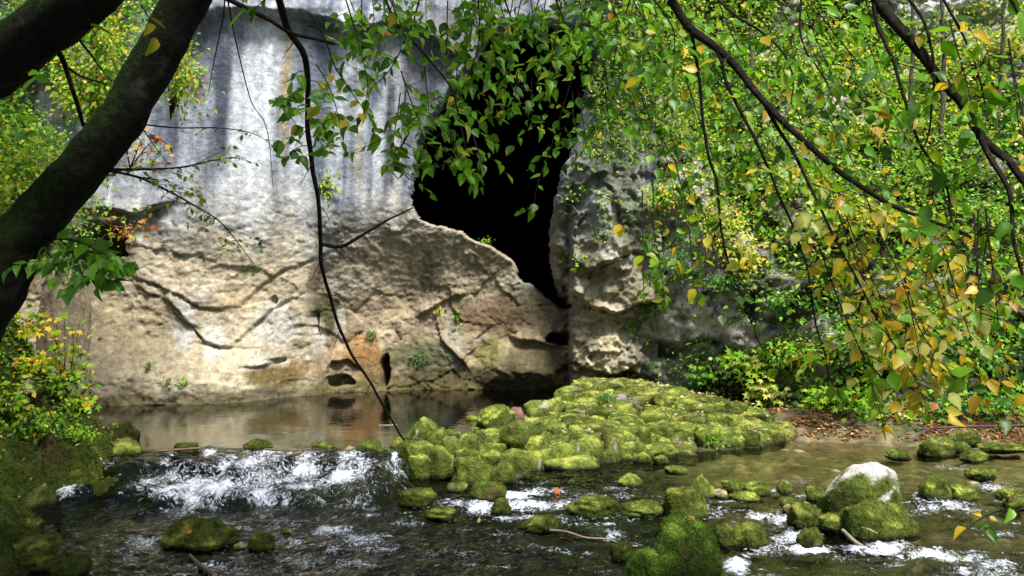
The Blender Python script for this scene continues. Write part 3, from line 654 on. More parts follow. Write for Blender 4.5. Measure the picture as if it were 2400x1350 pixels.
def blades(P, N, ln, wd, col, seed=0, droop=0.35, chaos=0.6):
    rs = np.random.RandomState(seed); n = len(P)
    d = N + chaos * rs.normal(size=(n, 3)) * 0.6; d[:, 2] -= droop * (1 - N[:, 2]); d /= np.linalg.norm(d, axis=1)[:, None]
    s = np.cross(d, rs.normal(size=(n, 3))); s /= np.linalg.norm(s, axis=1)[:, None] + 1e-9
    L = ln * (0.5 + rs.rand(n))[:, None]; W = wd * (0.6 + 0.8 * rs.rand(n))[:, None]
    V = np.stack([P - s * W - N * 0.004, P + s * W - N * 0.004, P + d * L], 1).reshape(-1, 3)
    F = np.arange(3 * n).reshape(n, 3)
    k = (0.75 + 0.5 * rs.rand(n))[:, None]
    C = np.stack([col * k * 0.8, col * k * 0.8, col * k * 1.1], 1).reshape(-1, 3)
    return V, F, C
def scatter_on(V, F, n, seed, Cv=None):
    N, area = normals(V, F); rs = np.random.RandomState(seed)
    t = rs.choice(len(F), n, p=area / area.sum()); a, b = rs.rand(2, n); sw = a + b > 1; a[sw], b[sw] = 1 - a[sw], 1 - b[sw]
    w0 = (1 - a - b)[:, None]; a = a[:, None]; b = b[:, None]; f = F[t]
    mixv = lambda Q: Q[f[:, 0]] * w0 + Q[f[:, 1]] * a + Q[f[:, 2]] * b
    nn = mixv(N); nn /= np.linalg.norm(nn, axis=1)[:, None] + 1e-9
    return mixv(V), nn, (mixv(Cv) if Cv is not None else None)
_seed = [1]
def boulder(label, u, v, wpx, hpx, z0=0.0, box=0.35, tone=1.0, bare=0.05, sub=4, rough=0.16, depth=0.85, stone=STONE, moss=1.0, sink=0.4, group=None, name="boulder", peak=0.0, rot=None, cat="boulder", blade=0.013, top=0.0):
    """a stone standing in the stream: (u, v) sight line to the middle of its foot edge"""
    _seed[0] += 1; sd_ = _seed[0]
    b = onz(np.array(float(u)), np.array(v + hpx / 2.0), z0); Y = b[1]
    W = wpx / FPX * Y; H = hpx / FPX * Y * 0.97; Dp = W * depth
    full = H * (1 + sink)
    V, F = rock_shape(sd_ * 1.7, (W, Dp, full), box, sub, rough, peak=peak)
    a = (rot if rot is not None else 0.5 * math.sin(sd_ * 5.3)) * 0.6; V = V @ np.array([[math.cos(a), math.sin(a), 0], [-math.sin(a), math.cos(a), 0], [0, 0, 1]])
    V = V * np.array([W / np.ptp(V[:, 0]), Dp / np.ptp(V[:, 1]), full / np.ptp(V[:, 2])])
    V[:, 2] += -V[:, 2].max() + z0 + H
    c0 = np.array([b[0], Y + Dp * 0.42, 0]); V = V + c0
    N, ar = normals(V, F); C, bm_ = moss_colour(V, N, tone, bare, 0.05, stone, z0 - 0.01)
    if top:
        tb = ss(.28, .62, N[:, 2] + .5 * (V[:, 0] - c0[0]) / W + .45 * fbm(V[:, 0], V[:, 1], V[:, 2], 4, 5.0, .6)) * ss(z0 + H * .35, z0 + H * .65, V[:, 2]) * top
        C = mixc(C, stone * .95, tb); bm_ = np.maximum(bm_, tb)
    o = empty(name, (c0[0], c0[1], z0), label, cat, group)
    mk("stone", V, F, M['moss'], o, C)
    if moss > 0:
        n = int(min(9000, 8000 * ar.sum() * moss))
        P, nn, cc_ = scatter_on(V, F, n, sd_, np.c_[C, bm_])
        k = (cc_[:, 3] < 0.35) & (P[:, 2] > z0 + 0.005) & (nn[:, 2] > -0.75); P, nn, cc_ = P[k], nn[k], cc_[k, :3]
        if len(P):
            Vb, Fb, Cb = blades(P, nn, blade, 0.0042, cc_, sd_, 0.8)
            tag(mk("moss", Vb, Fb, M['mossblade'], o, Cb, False), kind="stuff")
    return o
G = "mossy stones standing in the stream"
TAN = np.array((0.40, 0.31, 0.20)); PALE = np.array((0.62, 0.60, 0.55)); WET = np.array((0.10, 0.09, 0.06))
boulder("largest boulder in the stream, mossy with a bare pale top", 2036, 1165, 190, 150, 0, .6, 1.0, .2, 5, .08, .75, PALE, group=G, rot=.4, top=1.0)
boulder("mossy dark-sided boulder leaning against the front of the largest boulder", 2070, 1220, 156, 88, 0, .4, .85, .02, 5, .08, .55, group=G)
boulder("small round mossy stone beside the right foot of the largest boulder", 2140, 1242, 42, 34, 0, .2, .7, .0, 3, group=G)
boulder("rounded dark mossy stone upstream left of the largest boulder", 1894, 1210, 80, 56, 0, .3, .75, .0, 4, group=G)
boulder("low mossy ridge stone between the rounded stone and the largest boulder", 1968, 1230, 82, 42, 0, .2, .9, .0, 4, group=G)
boulder("huge rounded mossy rock cut off by the lower edge of the picture", 1618, 1297, 168, 158, 0, .12, np.array((.50, .72, .5)), .0, 5, .07, .85, group=G, blade=.016, peak=.18)
boulder("mossy hump joined to the left of the huge front rock", 1520, 1334, 90, 80, 0, .15, np.array((.42, .6, .42)), .05, 5, .09, .9, group=G)
boulder("small bare grey stone lying in the hollow of the huge front rock", 1551, 1292, 36, 38, .10, .5, 1.0, .6, 3, .2, .9, np.array((.30, .28, .25)), moss=0, sink=.2, name="stone", cat="stone")
boulder("mossy stone tucked behind the right shoulder of the huge front rock", 1700, 1256, 46, 52, 0, .3, .65, .03, 4, group=G)
boulder("conical dark mossy stone right of the huge front rock", 1764, 1256, 96, 54, 0, .2, .65, .06, 4, peak=.3, group=G)
boulder("wet stone with grey face in the middle of the small cascade", 1907, 1262, 60, 44, 0, .3, .7, .16, 4, group=G)
boulder("square block-shaped mossy stone with a flat top", 1614, 1182, 104, 68, 0, .85, .8, .0, 5, .09, .8, group=G, rot=.2)
boulder("pointed pyramid-shaped mossy stone behind the block-shaped stone", 1650, 1140, 62, 54, 0, .2, .95, .03, 4, peak=.75, group=G)
boulder("small bare pinkish stone right of the pyramid-shaped stone", 1692, 1157, 36, 20, 0, .4, 1.0, .6, 3, stone=TAN * 1.2, moss=0, name="stone", cat="stone")
boulder("low mossy stone with a bright hump left of the block-shaped stone", 1515, 1199, 108, 30, 0, .2, 1.0, .05, 4, group=G)
boulder("flat mossy stone right of the pyramid-shaped stone, upper of two", 1723, 1140, 56, 25, 0, .3, 1.0, .08, 4, group=G)
boulder("pale green low stone midway between the pyramid stone and the largest boulder", 1780, 1146, 62, 28, 0, .3, 1.15, .08, 4, group=G)
boulder("thin flat mossy stone barely above water below the pale green stone", 1752, 1167, 70, 14, 0, .4, 1.1, .05, 3, group=G)
boulder("small mossy stone in rapids midway to the largest boulder", 1843, 1142, 36, 28, 0, .3, .95, .1, 3, group=G)
boulder("mossy stone half sunk just left of the largest boulder", 1921, 1158, 52, 32, 0, .3, 1.0, .08, 4, group=G)
boulder("small mossy stone above the orange-pink pebble", 1850, 1178, 38, 18, 0, .3, 1.0, .1, 3, group=G)
boulder("small orange-pink pebble before the rounded dark stone", 1849, 1192, 24, 20, 0, .3, 1.0, .6, 3, stone=np.array((.50, .30, .19)), moss=0, name="stone", cat="stone")
boulder("mossy twin stone with a bright peak right of the largest boulder", 2206, 1143, 80, 58, 0, .25, 1.0, .05, 4, peak=.35, group=G)
boulder("lower mossy twin stone right of the bright-peaked stone", 2268, 1155, 64, 36, 0, .3, 1.05, .05, 4, group=G)
boulder("bright mossy flat stone up in the shallows right of the twin stones", 2312, 1112, 66, 24, 0, .3, 1.15, .05, 4, group=G)
boulder("mossy stone at the right edge of the picture, farther one", 2374, 1160, 54, 24, 0, .3, 1.1, .05, 4, group=G)
boulder("mossy stone at the right edge of the picture, nearer one", 2392, 1178, 60, 30, 0, .3, 1.1, .05, 4, group=G)
boulder("mossy islet stone in the shallows before the red-brown leaves", 2112, 1066, 62, 22, 0, .25, 1.0, .03, 4, group=G)
boulder("mossy islet stone farther right in the shallows below the shore", 2292, 1070, 66, 26, 0, .25, .9, .03, 4, group=G)
boulder("mossy shore boulder with a pale bald patch among fallen leaves", 2206, 1046, 84, 44, .02, .35, 1.0, .14, 4, group=G)
boulder("small dark mossy stone beside the shore boulder", 2258, 1046, 42, 22, .04, .3, .75, .0, 3, group=G)
boulder("long low mossy stone like a log at the right end of the shore", 2352, 1048, 120, 22, .05, .3, .95, .03, 4, depth=.35, rot=0, group=G)
boulder("dark mossy stone behind the log-like stone on the shore", 2275, 1028, 70, 28, .10, .3, .7, .03, 4, group=G)
boulder("half drowned pale mossy stone before the dam's right wing", 1588, 1103, 54, 16, 0, .3, 1.0, .1, 3, group=G)
boulder("round bright mossy stone at the corner of the large dam slab", 1508, 1074, 42, 24, 0, .3, 1.15, .08, 3, group=G)
boulder("small dark mossy stone next to the dam's right wing", 1552, 1078, 36, 20, 0, .3, .8, .08, 3, group=G)
boulder("little pale mossy stone alone in the greenish shallows", 1479, 1127, 58, 28, 0, .25, 1.1, .06, 4, peak=.3, group=G)
boulder("olive mossy stone below the dam front beside white rapids", 1144, 1153, 86, 42, 0, .3, .9, .03, 4, group=G)
boulder("small dark wedge stone splitting the white rapids", 1176, 1188, 48, 40, 0, .3, .6, .0, 4, peak=.3, group=G)
boulder("dark green mossy stone left of the olive stone", 978, 1169, 92, 38, 0, .25, .7, .0, 4, group=G)
boulder("flat brown wet stone with water sheeting over its edge", 1031, 1208, 76, 26, 0, .4, .8, .3, 4, stone=WET, moss=.3, group=G)
boulder("long low mossy stone in mid-stream right of the rapids", 1388, 1192, 126, 40, 0, .2, .7, .03, 4, group=G)
boulder("dark stone at the end of the drifting pale branch", 1266, 1231, 94, 34, 0, .4, .6, .02, 4, group=G)
boulder("dark mossy stone just left of the huge front rock", 1460, 1293, 56, 40, 0, .3, .5, .0, 4, group=G)
boulder("broad dark mossy slab with fallen leaves at the lower left of the stream", 449, 1258, 178, 62, 0, .45, .55, .0, 5, group=G)
boulder("round dark mossy stone right of the broad dark slab", 606, 1273, 64, 38, 0, .3, .6, .0, 4, group=G)
boulder("grey-brown stone peeping out left of the olive stone", 1070, 1143, 52, 22, 0, .4, .9, .3, 3, stone=WET * 2, moss=.4, group=G)
boulder("pale tan pebble in the stream below the round dark stone", 560, 1283, 34, 12, 0, .4, 1.0, .6, 3, stone=TAN, moss=0, name="stone", cat="stone")
boulder("small pale stone beside the broad dark slab", 668, 1247, 30, 12, 0, .4, 1.0, .6, 3, stone=TAN, moss=0, name="stone", cat="stone")
boulder("dark round stone standing in the pool edge beyond the mossy bank", 272, 1016, 78, 50, .28, .3, .45, .0, 4, group=G)
boulder("flat brown stone slab in the lower left corner of the picture", 50, 1306, 140, 70, .0, .6, .6, .3, 5, stone=np.array((.20, .16, .12)), moss=.6)
boulder("mossy stone stacked behind the flat brown corner slab", 36, 1246, 90, 60, .05, .5, .5, .1, 4, stone=np.array((.20, .17, .13)))
boulder("dark stone at the left picture edge above the mossy corner stone", 4, 1192, 56, 44, .1, .4, .5, .4, 4, stone=np.array((.16, .13, .11)), moss=.4)
boulder("dim mossy hump at the lower left edge of the water", 150, 1332, 90, 46, 0, .3, .45, .0, 4)

def bank_hit(u, v):
    Ys = np.linspace(5.0, 15.0, 500); p = at(np.full(500, u), np.full(500, v), Ys)
    z = bank_fn(p[:, 0], p[:, 1])[0]; k = np.argmax(z >= p[:, 2]) if (z >= p[:, 2]).any() and z[0] < p[0, 2] else np.argmin(np.abs(z - p[:, 2]) + (p[:, 1] < 7) * 9); return np.array([p[k, 0], p[k, 1], z[k]])
for lab, u, v, w_, h_, tn, br in (
    ("pale stone showing through moss midway up the left bank", 140, 1084, 44, 16, .9, .5), ("grey rock under the yellow seedling on the left bank", 60, 905, 60, 36, .8, .35),
    ("grey rock beside the tan block on the left bank", 120, 865, 54, 40, .8, .35), ("mossy stone at the water edge of the left bank's point", 345, 1106, 80, 40, .5, .03),
    ("dark overhanging mossy stone at the foot of the left bank", 215, 1148, 120, 44, .5, .03), ("mossy hump on the crest of the left bank's point", 255, 1050, 120, 34, .9, .05),
    ("brown-green mossy hump above the dark overhanging stone", 150, 1120, 120, 40, .6, .06), ("dark mossy stone above the corner stones", 60, 1165, 110, 50, .45, .05)):
    boulder(lab, u, v, w_, h_, float(bank_hit(u, v + h_ / 2)[2]) - .02, .25, tn, br, 4, .16, .9, STONE, sink=2.5, group="stones of the left bank")
# ------------------------------------------------------------------ the mossy dam
DAM = empty("stone_dam", (0.8, 11.0, 0.0), "moss-covered stone dam running from the weir up to the cave pillar", "dam")
DPOLY = [tuple(onz(np.array(float(a)), np.array(float(b)), 0.0)[:2]) for a, b in ((945, 1075), (975, 1108), (1060, 1120), (1150, 1122), (1228, 1108), (1300, 1098), (1452, 1086), (1490, 1072), (1600, 1066), (1700, 1060), (1800, 1050), (1905, 1034))] \
    + [(4.35, 12.7), (3.6, 13.6), (3.0, 15.0), (2.3, 16.4), (1.2, 16.4), (1.05, 15.4), (0.45, 13.2), (-0.15, 11.9), (-0.9, 10.9), (-1.25, 10.1)]
DC = np.array([(-1.2,9.8,.12),(-.8,10.1,.2),(-.5,10.6,.26),(-.1,11.6,.36),(.35,12.6,.42),(-.3,9.8,.12),(.3,10.3,.22),(1,10.6,.26),(.8,11.6,.38),(1.0,13.2,.50),(1.4,15.5,.66),(2.0,14.6,.66),(2.2,12.2,.42),(2.2,11.0,.12),(3.2,12,.19),(3.9,12.3,.14),(4.1,12.6,.2),(3,13.2,.45),(.4,11.2,.34),(2.6,13.6,.56)])
DCR = [[tuple(onz(np.array(float(a)), np.array(float(b)), .24)[:2]) for a, b in q] for q in ([(1196, 1046), (1216, 1064), (1240, 1106)], [(1392, 1014), (1430, 1044), (1470, 1082)], [(1196, 1046), (1250, 1042), (1290, 1022), (1330, 1010)], [(1240, 1000), (1290, 1016), (1330, 1010), (1392, 1014)], [(1500, 1000), (1530, 1030), (1560, 1064)], [(1440, 960), (1500, 975), (1500, 1000), (1392, 1014)], [(1570, 980), (1640, 1012), (1660, 1050)])]
def dam_fn(x, y):
    sd = sdpoly(x, y, DPOLY) + 0.04 * fbm(x, y, 71, 3, 3.0)
    w_ = 0; a = 0
    for q in DC:
        k = 1 / (((x - q[0]) ** 2 + (y - q[1]) ** 2) + 0.03) ** 1.5; a = a + k * q[2]; w_ = w_ + k
    z = a / w_
    wob = 0.12
    d1, d2, idn = worley(x * 1.0 + wob * fbm(x, y, 3, 2, 2), y * 0.75 + wob * fbm(x, y, 6, 2, 2), 1.7, 80)
    e1, e2, ide = worley(x, y * 0.8, 4.5, 90)
    z = z + 0.07 * (idn - 0.5) - 0.10 * np.exp(-((d2 - d1) / 0.06) ** 2) + 0.022 * (1 - ss(0, .6, e1)) * (.4 + ide) + 0.02 * fbm(x, y, 75, 3, 9)
    for pl in DCR: z = z - .16 * np.exp(-(dpoly(x + .03 * fbm(x, y, 77, 2, 5.0), y, pl, False) / .045) ** 2)
    edge = ss(-0.02, 0.10 + .20 * ss(1.6, 2.8, x), sd)
    return lerp(-0.25, z - 0.02, edge), sd
QX = np.arange(-1.5, 4.6, 0.024); QY = np.arange(9.2, 16.6, 0.03)
qx, qy = np.meshgrid(QX, QY); qz, qsd = dam_fn(qx, qy)
Vq, fq = compact(np.stack([qx, qy, qz], -1).reshape(-1, 3), gridf(len(QX), len(QY), qsd > -0.06))
tq = np.concatenate([fq[:, [0, 1, 2]], fq[:, [0, 2, 3]]])
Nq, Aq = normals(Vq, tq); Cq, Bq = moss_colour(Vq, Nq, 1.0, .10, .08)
Cq = mixc(Cq, (0.13, 0.085, 0.045), ss(0.05, .35, fbm(Vq[:, 0], Vq[:, 1], 0, 4, 1.6, .6)) * ss(10.5, 12.5, Vq[:, 1]) * .7)
tag(mk("core", Vq, fq, M['moss'], DAM, Cq), "bumpy moss-covered mass of the dam")
P, nn, cc_ = scatter_on(Vq, tq, 70000, 5, Cq); k = P[:, 2] > 0.02
Vb, Fb, Cb = blades(P[k], nn[k], 0.014, 0.005, cc_[k], 6, .6)
tag(mk("moss", Vb, Fb, M['mossblade'], DAM, Cb, False), kind="stuff")
def dam_hit(u, v):
    Ys = np.linspace(9.4, 16.4, 300); p = at(np.full(300, u), np.full(300, v), Ys)
    z = dam_fn(p[:, 0], p[:, 1])[0]; k = np.argmax(z >= p[:, 2]); return p[k]
DST = [ # u, v, width, height, foot level, boxiness, tone, bare
 (987,1012,80,66,.22,.4,1.15,.03),(1024,1037,58,62,.14,.3,.95,.0),(934,1047,56,44,.2,.35,.75,.04),(970,1066,108,62,.08,.4,.8,.05),(1028,1076,56,58,.08,.3,.95,.03),(978,1096,82,58,.0,.35,1.0,.1),(1052,1094,70,54,.0,.35,.75,.06),
 (1112,1102,104,66,.0,.35,1.0,.05),(1172,1106,72,58,.0,.35,.8,.04),(1205,1088,80,66,.02,.5,.95,.03),(897,1086,62,76,.0,.3,.75,.04),(862,1050,62,34,.24,.35,.85,.1),(766,1082,72,70,.0,.3,.6,.03),(1098,1072,76,44,.16,.35,.9,.06),(1145,1070,66,40,.18,.35,.85,.04),
 (1058,1046,56,44,.2,.4,.9,.16),(1100,1040,62,36,.24,.4,.8,.1),(1152,1042,70,34,.26,.5,1.0,.14),(1106,1016,80,36,.26,.4,1.0,.12),(1064,1010,54,22,.28,.4,.8,.3),(1160,978,92,56,.3,.35,.95,.03),(1108,976,40,18,.3,.4,.8,.3),(1212,972,40,34,.34,.6,1.0,.9),(1258,974,62,50,.32,.35,1.05,.12),
 (1205,1006,70,40,.32,.35,1.0,.1),(1248,1012,58,44,.32,.35,.75,.04),(1300,1002,84,40,.34,.35,1.05,.08),(1310,958,66,48,.38,.4,1.05,.08),(1352,962,80,44,.4,.35,1.05,.1),(1322,936,54,30,.42,.35,.85,.06),(1375,940,70,40,.46,.35,1.0,.06),(1420,938,60,44,.48,.35,1.0,.1),(1452,936,46,34,.5,.4,.9,.5),
 (1322,1062,190,76,.0,.7,1.15,.04),(1442,1042,120,72,.0,.7,1.15,.05),(1255,1055,90,50,.16,.5,1.05,.04),(1395,1002,110,44,.28,.5,1.0,.1),(1545,1046,96,52,.0,.5,1.15,.05),(1610,1054,70,26,.0,.4,1.15,.05),(1660,1050,60,20,.0,.4,1.1,.06),(1715,1047,64,18,.0,.4,1.1,.06),(1770,1042,70,16,.0,.4,1.0,.1),
 (1480,990,90,44,.34,.4,1.05,.08),(1540,1004,90,40,.28,.4,1.05,.08),(1600,1008,80,34,.24,.4,1.1,.06),(1470,916,90,56,.56,.45,1.05,.14),(1530,912,74,40,.58,.4,.95,.1),(1560,940,80,36,.5,.4,1.0,.1),(1620,960,80,34,.42,.4,1.05,.1),(1500,950,70,34,.48,.4,1.0,.16),(1680,984,80,30,.34,.4,1.05,.1),(1740,998,70,26,.26,.4,1.1,.08),(1660,1014,70,28,.2,.4,1.1,.08),(1810,1016,60,22,.16,.4,1.0,.1),
 (432,1062,74,44,.18,.35,.35,.15),(600,1050,72,36,.22,.35,.4,.15),(742,1062,74,50,.12,.35,.5,.08),(520,1075,40,24,.14,.35,.3,.2),(480,1100,70,34,.06,.35,.35,.05),(585,1120,60,24,.02,.35,.3,.05),(350,1078,56,54,.0,.4,.4,.03),(405,1072,52,38,.06,.4,.35,.1),(608,1060,46,24,.2,.35,.45,.05),(545,1092,84,44,.10,.35,.4,.05),(655,1100,70,40,.08,.35,.4,.06),(700,1128,50,26,.0,.35,.35,.08),(440,1130,44,24,.0,.35,.35,.05),(470,1078,44,30,.12,.35,.35,.05),(700,1062,60,26,.2,.4,.5,.1),(372,1118,50,34,.0,.4,.4,.03)]
_r = np.random.RandomState(4); _pts = [(q[0], q[1]) for q in DST]
for k_ in range(900):                                    # more flat stones bedded in the right wing
    a_, b_ = 1240 + 560 * _r.rand(), 900 + 165 * _r.rand(); pw = dam_hit(a_, b_)
    if pw[2] < .12 or sdpoly(pw[:1], pw[1:2], DPOLY)[0] < .12 or abs(at(np.array(a_), np.array(b_), np.array(pw[1]))[2] - pw[2]) > .05: continue
    if min(((a_ - c_) / 46) ** 2 + ((b_ - d_) / 19) ** 2 for c_, d_ in _pts) < 1: continue
    _pts.append((a_, b_)); DST.append((a_, b_, 50 + 34 * _r.rand(), 24, .3, .9, .75 + .5 * _r.rand(), .06 + .1 * _r.rand()))
for i, (u, v, w_, h_, z0, bx, tn, br) in enumerate(DST):
    _seed[0] += 1; sd_ = _seed[0]
    b = onz(np.array(float(u)), np.array(v + h_ / 2.0), z0); Y = b[1]; W = w_ / FPX * Y; H = h_ / FPX * Y
    flat = h_ < 0.5 * w_; Dp = W * (0.75 if not flat else 0.6)
    if flat: H = H * 0.62
    if u > 1230 and w_ > 1.5 * h_: H, bx, Dp = H * .55, .75, W * .95
    full = H * (3.0 if flat else 1.6)
    if u > 1230 and v < 1060 and z0 > 0:            # low slabs of the right wing, barely proud of the mass
        ph = dam_hit(u, v); z0 = float(ph[2]) - .03; H = .07 + .07 * _rnd[sd_ % 256, 0]; full = .34; bx = .95; tn = tn * (.55 + .6 * _rnd[sd_ % 256, 1]); b = np.array([ph[0], ph[1] - Dp * .4, 0]); Y = b[1]
    V, F = rock_shape(sd_ * 1.7, (W, Dp, full), bx, 4 if w_ > 75 else 3, .19)
    V = V * np.array([W / np.ptp(V[:, 0]), Dp / np.ptp(V[:, 1]), full / np.ptp(V[:, 2])]); V[:, 2] += -V[:, 2].max() + z0 + H
    V = V + np.array([b[0], Y + Dp * .4, 0])
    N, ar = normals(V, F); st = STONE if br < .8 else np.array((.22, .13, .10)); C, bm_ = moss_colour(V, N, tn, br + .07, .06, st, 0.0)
    so_ = mk("stone", V, F, M['moss'], DAM, C)
    P, nn, cc_ = scatter_on(V, F, int(min(3600, 5200 * ar.sum())), sd_, np.c_[C, bm_])
    k = (cc_[:, 3] < .35) & (P[:, 2] > 0.01)
    if k.sum() > 5:
        Vb, Fb, Cb = blades(P[k], nn[k], .013, .0042, cc_[k, :3], sd_, .8)
        tag(mk("moss", Vb, Fb, M['mossblade'], so_, Cb, False), kind="stuff")
# moss shoots of the left bank
tk = np.concatenate([fk[:, [0, 1, 2]], fk[:, [0, 2, 3]]]); cen_ = Vk[tk].mean(1)
sel = (cen_[:, 0] > -0.66 * cen_[:, 1] - 0.6) & (cen_[:, 2] < 2.4) & (cen_[:, 2] > 0.02)
P, nn, cc_ = scatter_on(Vk, tk[sel], 60000, 9, ck)
Vb, Fb, Cb = blades(P, nn, .028, .006, cc_, 10, 1.2)
tag(mk("moss", Vb, Fb, M['mossblade'], None, Cb, False), "short green moss covering the steep left bank", "moss", kind="stuff")
# ================================================================== LEAVES
def leaf_template(kind):
    if kind == "big":      # ovate leaf, folded on the midrib, drooping tip
        st = [(0.08, .17), (0.28, .33), (0.52, .31), (0.78, .15)]
        V = [(0, 0, 0)]
        for t, w_ in st: V += [(-w_, t, .10 * w_ - .10 * t * t), (0, t, -.05 - .10 * t * t), (w_, t, .10 * w_ - .10 * t * t)]
        V += [(0, 1.0, -.13)]
        F = [(0, 2, 1), (0, 3, 2)]
        for k in range(3):
            a = 1 + 3 * k
            F += [(a, a + 1, a + 4), (a, a + 4, a + 3), (a + 1, a + 2, a + 5), (a + 1, a + 5, a + 4)]
        F += [(10, 11, 13), (11, 12, 13)]
    elif kind == "curl":   # the same leaf, cupped and twisted
        V, F = leaf_template("big"); V = V.copy(); V[:, 2] += -.30 * V[:, 1] ** 2 + .55 * V[:, 0] ** 2 * 2 + .25 * V[:, 0] * V[:, 1]; V[:, 0] *= .86; return V, F
    elif kind == "maple":  # five lobes round the stalk
        V = [(0, .28, -.03)]; ang = [-2.5, -1.95, -1.5, -1.05, -.62, -.3, 0, .3, .62, 1.05, 1.5, 1.95, 2.5]
        rad = [.22, .40, .27, .55, .30, .40, .72, .40, .30, .55, .27, .40, .22]
        rad = [.20, .42, .24, .58, .28, .36, .72, .36, .28, .58, .24, .42, .20]
        for a, r in zip(ang, rad): V.append((r * math.sin(a), .28 + r * math.cos(a), -.22 * r * r))
        F = [(0, k, k + 1) for k in range(1, 13)]; F.append((0, 13, 1))
    elif kind == "small":
        V = [(0, 0, 0), (-.30, .45, .07), (.30, .45, .07), (0, 1, -.08), (0, .45, -.02)]
        F = [(0, 4, 1), (0, 2, 4), (1, 4, 3), (4, 2, 3)]
    else:                  # "tiny"
        V = [(0, 0, 0), (-.32, .45, .06), (.32, .45, .06), (0, 1, -.05)]; F = [(0, 3, 1), (0, 2, 3)]
    return np.array(V, float), np.array(F)
LT = {k: leaf_template(k) for k in ("big", "curl", "maple", "small", "tiny")}
def frame_of(D, N):
    D = D / (np.linalg.norm(D, axis=1)[:, None] + 1e-9)
    X = np.cross(D, N); X /= np.linalg.norm(X, axis=1)[:, None] + 1e-9
    return X, D, np.cross(X, D)
def leaves(P, D, N, size, col, kind="small", shade=True):
    T, F = LT[kind]; X, D, Z = frame_of(D, N); n = len(P); size = np.broadcast_to(size, n)
    V = P[:, None] + size[:, None, None] * (T[None, :, 0:1] * X[:, None] + T[None, :, 1:2] * D[:, None] + T[None, :, 2:3] * Z[:, None])
    Fa = F[None] + (np.arange(n) * len(T))[:, None, None]
    C = np.repeat(col[:, None], len(T), 1)
    return V.reshape(-1, 3), Fa.reshape(-1, 3), C.reshape(-1, 3)
GREENS = np.array([(.11, .30, .012), (.14, .35, .014), (.075, .21, .014), (.18, .41, .018), (.06, .16, .02)])
YELLOWS = np.array([(.58, .42, .02), (.68, .50, .03), (.52, .32, .02), (.46, .42, .03)])
LIMES = np.array([(.24, .38, .015), (.30, .42, .02), (.19, .36, .015)])
ORANGES = np.array([(.52, .20, .07), (.58, .27, .11), (.45, .15, .06)])
PALES = np.array([(.42, .44, .10), (.50, .48, .12), (.36, .42, .08)])
BLUES = np.array([(.05, .14, .045), (.07, .17, .05), (.09, .20, .055)])
PAL = [GREENS, LIMES, YELLOWS, ORANGES, PALES, BLUES]
def pick_col(rs, n, mix):
    """mix: weights of greens, limes, yellows, oranges, pales, blues"""
    mix = np.array(list(mix) + [0] * (6 - len(mix)), float); k = rs.choice(6, n, p=mix / mix.sum()); j = rs.randint(0, 30, n)
    c = np.array([PAL[a][b % len(PAL[a])] for a, b in zip(k, j)]); cls = k * 10 + np.array([b % len(PAL[a]) for a, b in zip(k, j)])
    return c * (0.8 + 0.4 * rs.rand(n))[:, None], cls

